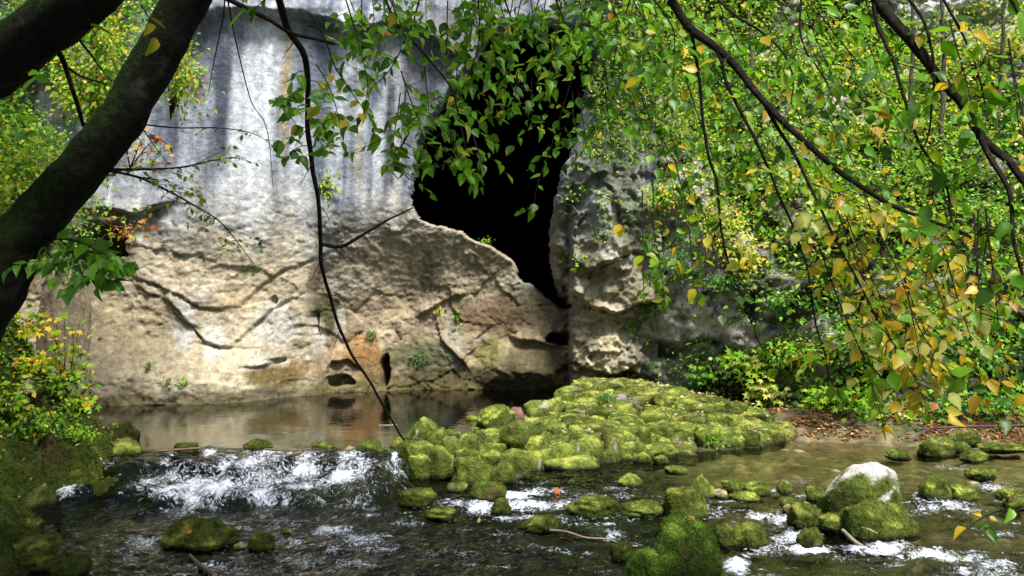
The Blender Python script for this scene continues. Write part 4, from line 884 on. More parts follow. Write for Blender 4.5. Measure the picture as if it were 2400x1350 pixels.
class Tree:
    """collects branches, twigs and leaves of one tree"""
    def __init__(s, name, base, label, cat="tree", seed=1):
        s.o = empty(name, base, label, cat); s.rs = np.random.RandomState(seed); s.tw = Bag(); s.L = []
    def limb(s, pts, r0, r1, n=40, seg=10, rough=0.15, name="branch", col=(.030, .024, .018), moss=0.0):
        P = smooth_line(pts, n); al = np.concatenate([[0], np.cumsum(np.linalg.norm(np.diff(np.asarray(pts, float), axis=0), axis=1))]); r = np.linspace(r0, r1, n) if not isinstance(r0, (list, np.ndarray)) else np.interp(np.linspace(0, al[-1], n), al, r0)
        if rough: P = P + np.stack([fbm(P[:, 0] * 3, P[:, 2] * 3, k_, 2, 1.0) for k_ in (1.0, 2.0, 3.0)], -1) * (r.max() * 0.9 if r.max() < .06 else .012) * (np.arange(n) > 0)[:, None]
        V, f = tube(P, r, seg, r0 if np.isscalar(r0) else 1, rough)
        C = np.broadcast_to(np.array(col), V.shape) * (1 + 0.5 * fbm(V[:, 0] * 2, V[:, 1] * 2, V[:, 2], 3, 9.0))[:, None]
        if r.max() > .09:   # ridged bark with pale lichen
            th_ = np.tile(np.arange(seg), n) * (12.0 / seg); ss_ = np.repeat(np.arange(n) * al[-1] / n, seg)
            rd = fbm(th_ * 1.0, ss_ * 2.2, 3, 4, 1.0, .6, True); ctr = np.repeat(P, seg, 0); V = ctr + (V - ctr) * (1 + .055 * rd)[:, None]
            C = mixc(C, (.10, .10, .085), ss(.22, .45, fbm(th_ * .5, ss_ * 1.6, 8, 4, 1.3, .65)) * .55)
        if moss:
            T = np.gradient(P, axis=0); upn = np.repeat(P, seg, 0); nz = (V - upn); nz = nz[:, 2] / (np.linalg.norm(nz, axis=1) + 1e-9)
            C = mixc(C, (.028, .055, .007), ss(-.1, .7, nz - 0.2 * V[:, 0] + 0.6 * fbm(V[:, 0], V[:, 1], V[:, 2], 3, 4.0)) * moss)
        mk(name, V, f, M['bark'], s.o, C)
        return P
    def twig(s, p, d, length, size, mix, sp=0.045, droop=0.5, kind="big", bare=0.0, face=0.5, r=0.0022):
        rs = s.rs; n = 6; P = [np.array(p, float)]; d = np.array(d, float); d /= np.linalg.norm(d) + 1e-9
        for k in range(n - 1):
            d = d + np.array([rs.normal() * .12, rs.normal() * .12, -droop * .28 + rs.normal() * .06]); d /= np.linalg.norm(d)
            P.append(P[-1] + d * length / (n - 1))
        P = np.array(P); V, f = tube(P, np.linspace(r, r * .5, n), 4)
        s.tw.add(V, f, (.05, .04, .025))
        s.leaf_line(P, size, mix, sp, kind, bare, face)
    def leaf_line(s, P, size, mix, sp, kind="big", bare=0.1, face=0.5):
        rs = s.rs; L = np.concatenate([[0], np.cumsum(np.linalg.norm(np.diff(P, axis=0), axis=1))]); q = np.arange(L[-1] * bare, L[-1] + 1e-6, sp)
        if not len(q): return
        q = np.append(q, L[-1]); n = len(q)
        X = np.stack([np.interp(q, L, P[:, k]) for k in range(3)], -1)
        T = np.stack([np.interp(q, L, np.gradient(P[:, k], L)) for k in range(3)], -1); T /= np.linalg.norm(T, axis=1)[:, None] + 1e-9
        side = np.cross(T, np.array([0, -0.7, 0.7])); side /= np.linalg.norm(side, axis=1)[:, None] + 1e-9
        sg = np.where(np.arange(n) % 2, 1.0, -1.0); sg[-1] = 0
        D = T * .6 + side * sg[:, None] * .85 + np.array([0, 0, -.25]) + rs.normal(size=(n, 3)) * .32
        N = np.array([0, -face, .75]) + rs.normal(size=(n, 3)) * .5
        c, cls = pick_col(rs, n, mix)
        s.L.append((X + rs.normal(size=(n, 3)) * .006, D, N, size * (.55 + .85 * rs.rand(n)), c, cls, np.where(rs.rand(n) < .45, 'curl', kind) if kind == 'big' else np.array([kind] * n)))
    def strand(s, pts, r0, r1, size, mix, sp=0.05, tw=0.08, twl=0.25, kind="big", n=24, droop=.22, bare=.05, own=False, face=.5):
        """a hanging shoot with side twigs; own: thick enough to be told apart as a branch"""
        P = smooth_line(pts, n)
        if own: P = s.limb(pts, r0, r1, n, 6, .1)
        else:
            V, f = tube(P, np.linspace(r0, r1, n), 5); s.tw.add(V, f, (.035, .028, .02))
        Ln = np.sum(np.linalg.norm(np.diff(P, axis=0), axis=1)); m = int(Ln / tw) if tw else 0
        for k in range(m):
            t = (k + .7 + .3 * s.rs.rand()) / m
            if t < bare or s.rs.rand() < .25: continue
            i = min(int(t * (n - 1)), n - 2); T = P[i + 1] - P[i]; T /= np.linalg.norm(T) + 1e-9
            a = s.rs.rand() * 6.28
            d = T * .45 + np.array([math.cos(a), math.sin(a) * .6, .1]) * 1.0
            s.twig(P[i], d, twl * (.4 + 1.3 * s.rs.rand()) * (1.15 - .5 * t), size, mix, sp, droop, kind, .08, face)
        if sp: s.leaf_line(P[int(n * .45):], size, mix, sp * 1.3, kind, .1, face)
        return P
    def done(s, single=300, mat='leaf'):
        if s.tw.V: tag(s.tw.build("twigs", M['bark'], s.o), kind="stuff")
        if not s.L: return
        X, D, N, S, C, K, kind = [np.concatenate(a) for a in zip(*s.L)]
        u, v = uv_of(X[:, 0], np.maximum(X[:, 1], .3), X[:, 2]); inside = (u > 5) & (u < 2395) & (v > 5) & (v < 1345) & (X[:, 1] > .5)
        order = np.argsort(-(S / np.maximum(X[:, 1], .3)) * inside * (.7 + .6 * s.rs.rand(len(X)))); pick = np.zeros(len(X), bool); pick[order[:single]] = True; pick &= inside
        o0 = np.array(wloc(s.o))
        for i in np.where(pick)[0]:
            me = leaf_mesh(kind[i], int(K[i]), mat); A, B, Cz = frame_of(D[i:i + 1], N[i:i + 1])
            o = bpy.data.objects.new("leaf", me); COL.objects.link(o); o.parent = s.o
            sc = S[i]; from_ = X[i] - o0
            o.matrix_basis = ((A[0][0] * sc, B[0][0] * sc, Cz[0][0] * sc, from_[0]), (A[0][1] * sc, B[0][1] * sc, Cz[0][1] * sc, from_[1]), (A[0][2] * sc, B[0][2] * sc, Cz[0][2] * sc, from_[2]), (0, 0, 0, 1)) if False else _mat(A[0] * sc, B[0] * sc, Cz[0] * sc, from_)
        b = Bag()
        for kk in set(kind.tolist()):
            m = (~pick) & (kind == kk)
            if m.any(): b.add(*leaves(X[m], D[m], N[m], S[m], C[m], kk))
        if b.V: tag(b.build("foliage", M[mat], s.o), kind="stuff")
from mathutils import Matrix
def _mat(a, b, c, t):
    return Matrix(((a[0], b[0], c[0], t[0]), (a[1], b[1], c[1], t[1]), (a[2], b[2], c[2], t[2]), (0, 0, 0, 1)))
_lm = {}
def leaf_mesh(kind, cls, mat):
    if (kind, cls, mat) not in _lm:
        T, F = LT[kind]; c = PAL[cls // 10][cls % 10]
        _lm[kind, cls, mat] = mesh_of("leaf", T, F, M[mat], np.broadcast_to(c, T.shape))
    return _lm[kind, cls, mat]
def L3(pts, Y0, Y1):
    pts = np.array(pts, float); return at(pts[:, 0], pts[:, 1], np.linspace(Y0, Y1, len(pts)))

# ------------------------------------------------------------------ leaning tree on the left bank
MG = (1, .25, .06); MY = (.5, .5, .9, .05, .3); MM = (1, .5, .3, 0, .15)
bz0 = float(bank_fn(np.array(-5.1), np.array(5.0))[0])
tl = Tree("leaning_tree", (-5.1, 5.0, bz0), "dark mossy tree leaning from the left bank across the picture", seed=3)
stem = np.vstack([[(-5.1, 5.0, bz0 - .25), (-4.3, 5.0, bz0 + .15)], L3([(-230,930),(-40,700),(48,560),(184,405),(270,300),(352,155),(432,10),(520,-160),(640,-420)], 5.0, 4.6)])
tl.limb(stem, [.42, .30, .22, .17, .142, .122, .116, .114, .108, .104, .10], 0, 110, 28, .22, "trunk", (.020, .016, .014), .75)
stem2 = np.vstack([[(-4.75, 5.0, bz0 + .05)], L3([(-560,780),(-400,470),(-170,260),(0,142),(95,72),(190,-4),(330,-130),(520,-330)], 4.9, 3.9)])
tl.limb(stem2, [.25, .20, .165, .15, .138, .13, .122, .11, .10], 0, 90, 26, .22, "stem", (.020, .016, .014), .75)
def LB(pts, Y0, Y1, r0, r1, *a, **k):
    return tl.strand(L3(pts, Y0, Y1), r0, r1, *a, **k)
SM = (.5, 1, .5, .02, .6)
LB([(135,120),(150,150),(168,215),(185,265),(195,295)], 4.7, 5.1, .016, .010, .05, MM, 0, 0, own=True)
LB([(160,160),(190,180),(240,195)], 4.9, 5.3, .008, .005, .05, MM, 0, 0, own=True)
LB([(180,85),(215,130),(240,165),(262,190)], 4.6, 5.0, .007, .004, .05, MM, .06, .2, .12, own=True)
LB([(262,398),(330,398),(430,392),(505,375),(560,368)], 4.8, 6.2, .009, .003, .042, SM, .06, .07, .25, own=True, kind="small")
LB([(258,400),(330,418),(400,450),(460,485),(515,520),(560,572),(610,640)], 4.8, 6.4, .008, .002, .042, SM, .055, .06, .25, own=True, kind="small")
LB([(330,292),(420,300),(520,300),(600,315),(650,350)], 4.75, 6.0, .005, .002, .04, SM, .12, .3, .15, own=True, kind="small")
LB([(330,296),(365,345),(395,385)], 4.75, 5.6, .004, .002, .04, (.3, .5, .3, 1.2), .06, .10, .2, own=True, kind="small")
LB([(528,-20),(524,40),(505,130),(490,215)], 4.6, 4.8, .005, .002, .05, MM, 0, 0, own=True)
LB([(532,-10),(560,130),(590,240),(625,300),(640,440)], 4.6, 5.0, .005, .0015, .05, MM, 0, 0, own=True)
LB([(455,-40),(540,0),(620,42),(680,75),(795,108)], 4.5, 4.9, .016, .007, .05, MM, 0, 0, own=True)
LB([(640,-60),(655,0),(675,70),(710,125),(720,200),(720,300),(732,375),(745,475),(752,565),(755,625),(770,690),(796,767),(830,837),(867,896),(896,952),(922,989),(950,1032)], 5.2, 8.6, .024, .010, .065, MG, 0, 0, n=80, own=True)
LB([(753,572),(800,577),(850,552),(900,522),(968,485)], 6.2, 6.4, .016, .005, .05, MG, 0, 0, own=True)
for q in range(9):   # leafy shoots on the hanging branch
    v0 = 165 + 22 * q; sgn = 1 if q % 2 else -1
    LB([(719, v0), (719 + sgn * 25, v0 + 6), (719 + sgn * (38 + 5 * (q % 3)), v0 + 30)], 5.5, 5.4, .003, .002, .085, (1, .15, .04), .05, .07, .12, n=8)
LB([(725,60),(755,75),(785,155),(830,225),(866,272)], 4.9, 4.7, .006, .002, .085, MG, .06, .16, .22, own=True)
LB([(740,150),(765,190),(790,260),(800,330)], 5.2, 5.1, .004, .002, .08, (1, .1, .08), .06, .12, .2)
for a, b, Y in (((733, 380), (700, 440), 6.0), ((746, 480), (775, 530), 6.3), ((753, 600), (728, 660), 6.7), ((772, 690), (812, 720), 7.0), ((797, 768), (775, 830), 7.4), ((832, 838), (872, 850), 7.8), ((868, 896), (850, 940), 8.1), ((898, 953), (925, 940), 8.3), ((720, 300), (690, 345), 5.8), ((850, 552), (870, 590), 6.35), ((900, 522), (915, 545), 6.4), ((800, 577), (790, 620), 6.3), ((690, 95), (660, 140), 5.3)):   # bare side twigs
    LB([a, ((a[0] + b[0]) / 2 + 4, (a[1] + b[1]) / 2 - 6), b], Y, Y - .05, .004, .0015, .05, MG, 0, 0, n=8)
# dark leaves hanging under the trunk
for a, b in (((120, 560), (250, 600)), ((150, 590), (320, 625)), ((140, 560), (200, 655)), ((170, 600), (270, 665)), ((110, 590), (135, 655))):
    LB([a, ((a[0] + b[0]) / 2, (a[1] + b[1]) / 2 - 14), b], 4.9, 4.6, .005, .002, .085, (1, .1, .02), .045, .09, .18, n=14)
for a, b, mix_ in (((330, 10), (375, 85), (.2, .2, 2)), ((560, -20), (575, 20), (1, .2, .1)), ((640, -20), (600, 18), (1, .2, .1)), ((175, 90), (238, 110), (1, .1, .05)), ((205, 40), (225, 85), (1, .1, .05)), ((60, 170), (85, 178), (1, .1, 0)), ((60, 300), (40, 268), (1, 0, 0)), ((40, 330), (55, 310), (1, 0, 0))):
    LB([a, ((a[0] + b[0]) / 2, (a[1] + b[1]) / 2), b], 4.2, 4.1, .003, .002, .095, mix_, .06, 0, n=6)
# crown overhead, out of the frame
def crown(t, boxes, n, size, mix, zmin=lambda y: 2.3 + .40 * np.maximum(y, 0)):
    rs = t.rs; Ps = []
    for (x0, x1, y0_, y1, z0, z1), k in zip(boxes, n):
        P = rs.rand(k, 3) * [x1 - x0, y1 - y0_, z1 - z0] + [x0, y0_, z0]; g = fbm(P[:, 0], P[:, 1], P[:, 2], 3, .7)
        P = P[g > -0.12]; Ps.append(P[P[:, 2] > zmin(P[:, 1])])
    P = np.concatenate(Ps); D = rs.normal(size=P.shape) + [0, 0, -.4]; N = rs.normal(size=P.shape) * .5 + [0, 0, 1]
    c, cl = pick_col(rs, len(P), mix)
    V, F, C = leaves(P, D, N, size * (.7 + .6 * rs.rand(len(P))), c, "tiny")
    tag(mk("crown", V, F, M['leafmatt'], t.o, C, False), kind="stuff")
crown(tl, [(-8, 1.2, -4, 5.5, 4.2, 7.5), (-9, -3.5, 4, 9.5, 5.6, 8)], [26000, 9000], .15, (1, .2, .1))
tl.done(300)

# ------------------------------------------------------------------ tree overhanging from the right
tr = Tree("overhanging_tree", (5.2, 1.2, 0), "tree with long drooping leafy boughs across the upper right", seed=5)
tr.limb([(5.2, 1.2, -.3), (5.1, 1.3, 1.5), (4.9, 1.6, 3.2), (4.4, 2.0, 5.0), (3.6, 2.6, 6.2)], .24, .12, 30, 14, .2, "trunk", (.04, .033, .025))
def RB(pts, Y0, Y1, r0, r1, *a, **k):
    return tr.strand(L3(pts, Y0, Y1), r0, r1, *a, **k)
TOP = (2.6, 3.0, 5.6)
tr.limb([(4.9, 1.6, 3.3), (3.6, 2.6, 4.4), tuple(at(np.array(1900.), np.array(-500.), np.array(3.6))), tuple(at(np.array(1570.), np.array(0.), np.array(4.2)))], .08, .022, 24, 8, .12)
tr.limb([(4.9, 1.6, 3.1), (4.0, 2.4, 3.9), tuple(at(np.array(2180.), np.array(-300.), np.array(3.4))), tuple(at(np.array(2055.), np.array(0.), np.array(3.6)))], .07, .022, 24, 8, .12)
GY = (1, .4, .30, .01, .06); GR = (1, .28, .07, 0, .02); YL = (.35, .55, .9, .02, .8)
RB([(1570,0),(1610,55),(1665,100),(1720,150),(1760,205),(1800,245),(1835,285),(1880,330),(1930,370),(1985,410),(2045,455),(2100,485),(2165,515),(2240,540),(2275,557)], 4.2, 3.6, .022, .006, 0.0646, GY, .055, .11, .30, n=60, own=True, bare=.02)
RB([(2055,0),(2090,40),(2125,80),(2160,125),(2195,175),(2240,220),(2270,260),(2295,305),(2325,340),(2360,375),(2385,415),(2420,470),(2460,540)], 3.6, 3.2, .024, .012, 0.0684, GY, .06, .16, .28, n=50, own=True)
RB([(2295,305),(2320,365),(2345,410),(2365,455),(2372,510),(2375,565),(2390,615),(2405,660)], 3.3, 3.1, .012, .005, 0.0684, GR, .07, .18, .25, n=30, own=True)
RB([(2045,-20),(2055,50),(2075,100),(2095,145),(2110,200),(2130,260),(2145,310),(2165,350),(2200,400),(2220,450),(2225,500),(2235,530)], 3.6, 3.4, .009, .004, 0.0646, GR, .07, .15, .25, n=40, own=True)
RB([(1620,70),(1630,125),(1640,200),(1648,280),(1660,360),(1680,430),(1688,510),(1700,590),(1725,665),(1746,705),(1767,775),(1788,825)], 4.15, 4.3, .009, .003, 0.0532, GR, .10, .22, .16, n=50, own=True)
RB([(1665,100),(1690,140),(1705,200),(1745,280),(1780,350),(1810,415),(1830,465),(1855,520),(1875,575),(1892,625),(1900,696),(1912,767),(1933,833),(1941,904)], 4.1, 3.9, .009, .003, 0.0608, GY, .08, .16, .22, n=50, own=True)
RB([(1790,240),(1820,295),(1855,350),(1880,395),(1905,450),(1925,490),(1960,560),(2000,640),(2040,720),(2090,800)], 4.0, 3.7, .009, .003, 0.0646, YL, .05, .09, .28, n=40, own=True)
RB([(1675,-10),(1730,40),(1785,75),(1825,110),(1850,150),(1860,200),(1855,240)], 4.2, 4.0, .007, .003, 0.0608, GR, .06, .12, .25, own=True)
RB([(1877,-10),(1875,65),(1890,120),(1920,165),(1940,200)], 3.9, 3.8, .006, .003, 0.0646, GR, .06, .12, .25, own=True)
RB([(2125,-10),(2165,50),(2180,100),(2190,165),(2185,250),(2175,320),(2150,372)], 3.5, 3.4, .007, .003, 0.0646, GR, .07, .15, .22, own=True)
RB([(2205,-10),(2250,70),(2280,135),(2300,200),(2310,250)], 3.4, 3.3, .006, .003, 0.0684, GY, .07, .14, .22, own=True)
RB([(1525,-10),(1565,45),(1580,80),(1580,150),(1575,210)], 4.3, 4.3, .005, .002, 0.0570, GR, .06, .11, .2, own=True)
RB([(2440,1120),(2400,1190),(2350,1195),(2300,1215),(2268,1240)], 2.9, 2.8, .004, .002, 0.0450, (1, .2, .8), .075, .3, .08, n=16)
RB([(2345,-30),(2370,0),(2385,30)], 2.8, 2.8, .008, .004, .10, (1, .1, .02), .07, .1, .12, n=8)
rs_ = np.random.RandomState(11)
def fill(t, n, u0, u1, v0, v1, l0, l1, du0, du1, Ya, Yb, size, mix, sp=.055, tw=.10, twl=.26, kind="big", n_=14):
    for k in range(n):
        a = u0 + (u1 - u0) * rs_.rand(); b = v0 + (v1 - v0) * rs_.rand(); L_ = l0 + (l1 - l0) * rs_.rand(); s_ = du0 + (du1 - du0) * rs_.rand()
        Y = Ya + (Yb - Ya) * rs_.rand()
        t.strand(L3([(a, b), (a + .25 * s_ * L_, b + .3 * L_), (a + .6 * s_ * L_, b + .65 * L_), (a + s_ * L_ * .85, b + L_)], Y, Y - .15), .004, .0018, size, mix, sp, tw, twl, kind, n_)
fill(tr, 17, 1380, 2050, -60, 40, 150, 420, .2, .9, 4.2, 5.8, .064, GR)
fill(tr, 9, 1450, 1950, 150, 330, 100, 260, .2, .8, 4.4, 5.6, .06, GR)
fill(tr, 13, 1900, 2230, 420, 600, 230, 430, .3, .8, 3.8, 4.6, .066, YL, .05, .08)
fill(tr, 5, 1960, 2150, 640, 780, 130, 220, .2, .7, 3.8, 4.4, .066, YL, .05, .08)
fill(tr, 7, 2250, 2420, 420, 640, 150, 300, -.2, .4, 3.3, 3.8, 0.0532, (1, .6, .5, 0, .1))
fill(tr, 5, 2200, 2420, -40, 220, 120, 260, -.1, .5, 3.3, 3.8, 0.0532, GY)
fill(tr, 9, 1400, 1680, 300, 560, 120, 260, 0, .4, 4.2, 5.0, 0.0532, (1, .6, .4, 0, .1), .06, .16, .18)
crown(tr, [(4.8, 8.5, -3, 1.2, 4.4, 8.0)], [4000], .14, (1, .3, .2))
tr.done(300)

# ------------------------------------------------------------------ tree whose boughs hang before the cave mouth
tc = Tree("hanging_tree", (1.6, -1.8, 0), "tree with fresh green boughs hanging before the cave mouth", seed=8)
tc.limb([(1.6, -1.8, -.3), (1.5, -1.6, 2.0), (1.2, -.8, 4.0), (.8, 1.0, 5.2), (.3, 3.4, 5.4), (0, 5.2, 4.9)], .2, .04, 36, 12, .2, "trunk", (.04, .033, .025))
def CB(pts, Y0, Y1, r0, r1, *a, **k):
    return tc.strand(L3(pts, Y0, Y1), r0, r1, *a, **k)
CG = (1, .2, .04, 0, .02)
CB([(900,-10),(935,65),(980,110),(1020,155),(1060,210),(1080,290),(1095,360),(1110,430)], 4.7, 4.5, .008, .003, 0.0608, CG, .05, .10, .26, n=40, own=True)
CB([(985,-10),(965,60),(915,160),(865,212)], 4.6, 4.7, .006, .002, 0.0608, CG, .05, .10, .25, own=True)
CB([(1120,-10),(1122,100),(1090,200),(1050,300)], 4.8, 4.7, .005, .002, 0.0608, CG, .055, .12, .25, own=True)
CB([(1300,-10),(1325,60),(1340,110),(1360,150),(1390,240),(1402,312)], 4.7, 4.8, .006, .002, 0.0570, CG, .055, .13, .22, own=True)
CB([(1375,-10),(1365,75),(1350,150),(1320,250),(1290,350),(1262,425),(1248,492)], 4.8, 4.9, .006, .002, 0.0532, CG, .06, .15, .16, n=36, own=True)
CB([(1180,-10),(1200,60),(1190,150),(1205,220),(1235,270),(1262,305)], 4.8, 4.7, .005, .002, 0.0570, CG, .05, .10, .22, own=True)
CB([(1480,-10),(1450,90),(1435,165)], 4.6, 4.7, .005, .002, 0.0570, CG, .055, .11, .2, own=True)
CB([(808,-10),(830,60),(850,140),(862,200),(850,280)], 4.6, 4.6, .005, .002, 0.0608, CG, .06, .13, .2, own=True)
fill(tc, 32, 790, 1540, -60, 10, 70, 200, -.5, .6, 4.5, 5.8, .064, CG, .045, .09, .2)
fill(tc, 5, 930, 1080, 140, 260, 120, 200, -.2, .5, 4.4, 4.9, 0.0608, CG, .05, .09, .24)
fill(tc, 4, 1040, 1110, 300, 330, 60, 110, 0, .4, 4.4, 4.7, 0.0608, CG, .05, .10, .16)
fill(tc, 4, 1130, 1260, 60, 200, 90, 140, -.2, .4, 4.6, 5.1, 0.0570, CG, .05, .10, .2)
fill(tc, 5, 1290, 1420, 60, 260, 100, 200, -.3, .5, 4.6, 5.4, 0.0570, CG, .055, .12, .2)
fill(tc, 2, 930, 980, 300, 320, 60, 80, -1.0, .2, 4.5, 4.7, 0.0608, CG, .05, .12, .14)
crown(tc, [(-1.5, 2.6, -5, .5, 4.6, 7.5)], [5000], .14, (1, .3, .1))
tc.done(300)
# ================================================================== SHRUBS, GROUND COVER, LITTER
def cliff_hit(u, v):
    Ys = np.linspace(12.0, 19.5, 300); p = at(np.full(300, u), np.full(300, v), Ys)
    y = cliff_fn(p[:, 0], p[:, 2])[0]; k = np.argmax(p[:, 1] >= y); return p[k]
def shrub(name, label, cat, root, cu, cv, ru, rv, Y, n, size, mix, kind="small", seed=1, stems=6, single=0, depth=.5, group=None, mat='leafmatt', flat=False, stemr=.008, face=.6):
    """root: ground point; crown spread (ru, rv in image pixels) round the sight line (cu, cv) at distance Y"""
    t = Tree(name, tuple(root), label, cat, seed)
    if group: t.o["group"] = group
    rs = t.rs; k = FPX / Y; b = Bag(); c0 = at(np.array(float(cu)), np.array(float(cv)), np.array(float(Y)))
    ends = []
    for i in range(stems):
        d = rs.normal(size=3); d /= np.linalg.norm(d); r = rs.rand() ** .4
        e = c0 + d * r * np.array([ru / k, depth, rv / k]); m = (np.array(root) + e) / 2 + np.array([0, 0, .12 * np.linalg.norm(e - root)]) + rs.normal(size=3) * .04
        P = smooth_line([np.array(root), m, e], 12); V, f = tube(P, np.linspace(stemr, .0025, 12), 5); b.add(V, f, (.06, .045, .03)); ends.append(P)
    b.build("stem", M['bark'], t.o)
    per = max(1, n // stems)
    for P in ends:
        q = 1 - rs.rand(per) ** 1.4 * .75; i = q * 11; i0 = np.clip(i.astype(int), 0, 10); X = P[i0] + (P[i0 + 1] - P[i0]) * (i - i0)[:, None]
        spread = np.array([ru / k, depth, rv / k]) * (.36 if stems > 3 else .6)
        off = rs.normal(size=(per, 3)) * spread; X = X + off
        if flat: X[:, 2] = np.round(X[:, 2] / .11) * .11 + rs.normal(size=per) * .012
        D = off + rs.normal(size=(per, 3)) * .12 + [0, -.05, -.1]; N = rs.normal(size=(per, 3)) * .4 + [0, -face, .85]
        c, cls = pick_col(rs, per, mix)
        t.L.append((X, D, N, size * (.6 + .7 * rs.rand(per)), c, cls, np.array([kind] * per)))
    t.done(single, mat)
    return t.o
GS = "shrubs and seedlings on the overgrown slope"
HS = [ # label, u, v, ru, rv, n, size, mix, kind, singles
 ("pale yellow shrub hanging over the rock beside the cave pillar", 1690, 520, 55, 80, 520, .075, (.2, .6, .3, 0, 1.2), "small", 80),
 ("yellow spray of leaves trailing below the pale yellow shrub", 1742, 605, 34, 48, 260, .085, (0, .3, .6, 0, 1.2), "maple", 60),
 ("bright green maple seedling over the dark hollow at the rock foot", 1772, 845, 62, 30, 150, .13, (.7, 1, 0, 0, .3), "maple", 90),
 ("pale yellow-green maple sprig above the dam's end", 1800, 915, 42, 28, 110, .13, (.1, .7, .1, 0, 1.2), "maple", 80),
 ("small green seedling at the foot of the split rock", 1640, 880, 36, 18, 110, .09, (1, .4, 0, 0, 0, .5), "maple", 60),
 ("lime green sprig above the black hollow by the shore", 1925, 925, 50, 22, 110, .10, (.6, 1), "maple", 70),
 ("green seedling right of the black hollow by the shore", 2010, 940, 46, 30, 140, .10, (1, .8), "maple", 70),
 ("yellow-green low maple at the edge of the leaf-strewn shore", 2140, 978, 42, 30, 140, .12, (.2, .8, .3, 0, .8), "maple", 80),
 ("green leafy plant hanging down to the shore beside the low maple", 2060, 985, 46, 36, 220, .09, (1, .6), "maple", 60),
 ("dark green seedling above the fallen log", 2235, 955, 56, 34, 200, .09, (1, .3, 0, 0, 0, .6), "maple", 60),
 ("leafy seedling at the right edge above the fallen log", 2340, 960, 60, 44, 260, .09, (1, .3, 0, 0, 0, .5), "maple", 60),
 ("bluish green bush clinging to the rock right of the hanging vines", 1830, 712, 46, 28, 200, .085, (.6, .1, 0, 0, .1, 1), "small", 50),
 ("dark green fern tuft under the pale yellow shrub", 1705, 662, 66, 16, 260, .07, (.6, 0, 0, 0, 0, 1), "small", 40),
 ("green bush in shade right of the yellow boughs, lower one", 2190, 745, 62, 50, 320, .08, (1, .4, .1), "small", 40),
 ("green bush in shade right of the yellow boughs, upper one", 2170, 605, 56, 46, 300, .08, (.8, .7, 0, 0, .3), "small", 40),
 ("bright pale bush below the pale rock in the top right corner", 2320, 110, 95, 44, 700, .11, (.2, .7, .2, 0, 1.3), "small", 40),
 ("lime bush on the terrace below the top right rock", 2230, 180, 80, 40, 460, .10, (.5, 1, .1, 0, .6), "small", 30),
 ("green bush crowning the rock right above the cave mouth", 1430, 120, 70, 60, 520, .08, (1, .6, .1, 0, .2), "small", 40),
 ("pale flecked bush on the rock shoulder right of the cave", 1440, 235, 60, 40, 380, .07, (.5, .7, .2, 0, .8), "small", 30),
 ("ivy-like bush spilling down the rock shoulder beside the cave", 1410, 345, 66, 50, 420, .075, (1, .7, .2, 0, .2), "small", 40),
 ("leafy bush high on the slope behind the drooping boughs", 1640, 110, 110, 60, 600, .10, (1, .7, .1, 0, .4), "small", 20),
 ("green shrub in the middle of the slope behind the long branch", 1900, 420, 100, 50, 520, .085, (.8, .9, .1, 0, .6), "small", 30),
 ("pale shrub glowing on the slope between two branches", 2040, 300, 90, 44, 480, .09, (.4, .9, .1, 0, .8), "small", 30),
 ("green shrub on the slope near the right-hand branch fork", 2200, 400, 86, 48, 480, .085, (1, .7, 0, 0, .2), "small", 30),
 ("green shrub at the right edge halfway up the slope", 2340, 520, 70, 60, 460, .085, (1, .6, 0, 0, .1), "small", 30),
 ("yellowish shrub on the slope under the long branch", 2010, 500, 90, 40, 480, .085, (.3, .8, .4, 0, .9), "small", 30),
 ("shadowed green bush at the right edge above the seedlings", 2310, 830, 76, 60, 460, .085, (1, .3, 0, 0, 0, .4), "small", 30),
 ("dark bush behind the yellow boughs above the shore", 2010, 800, 66, 56, 380, .08, (1, .4, 0, 0, 0, .3), "small", 30),
 ("green bush tumbling over the rock behind the hanging vines", 1800, 340, 80, 50, 440, .085, (1, .8, .1, 0, .4), "small", 30),
 ("low bush on the rock edge left of the pale yellow shrub", 1560, 450, 60, 40, 340, .075, (1, .5, .2, 0, .2), "small", 30),
 ("ivy patch on the grey rock below the low bush", 1590, 610, 46, 60, 300, .065, (1, .2, 0, 0, 0, .8), "small", 30),
 ("small bush on the rock ledge right of the split rock", 1870, 830, 46, 34, 220, .08, (.8, .5, .1), "small", 40),
]
for i, (lab, u, v, ru, rv, n, size, mix_, kind, sg) in enumerate(HS):
    p = hill_hit(u, v + rv * .5); shrub("shrub" if kind == "small" else "seedling", lab, "shrub" if kind == "small" else "seedling", p, u, v, ru, rv, p[1] - .5, int(n * 1.5), size, mix_, kind, 100 + i, 8, sg, .4, GS, flat=(kind == "maple"))
GB = "plants on the left bank and cliff"
BS = [ # bank plants: label, u, v, ru, rv, n, size, mix, kind, singles
 ("yellow maple seedling high on the left bank", 62, 752, 50, 30, 110, .075, (.1, .5, 1, .05), "maple", 70),
 ("yellow-green sprig beside the tan rock block", 150, 770, 50, 30, 110, .08, (.4, 1, .4), "maple", 60),
 ("pale green fern clump at the left picture edge", 40, 935, 46, 34, 160, .075, (.6, 1, .1, 0, .5), "small", 60),
 ("leafy green plant in the middle of the left bank", 150, 890, 60, 40, 260, .06, (.8, 1, .1), "small", 50),
 ("yellow seedling below the tan rock block", 70, 850, 50, 26, 100, .07, (.2, .6, 1), "maple", 60),
 ("little yellow-leaved seedling leaning over the pool edge", 195, 935, 30, 18, 50, .09, (.4, .3, .9), "maple", 40),
 ("green ivy plant spilling down the left bank", 90, 990, 70, 34, 260, .055, (1, .4, .1, 0, 0, .3), "small", 40),
 ("small green plant above the moss near the bank point", 200, 1010, 46, 20, 130, .05, (1, .8), "small", 30),
]
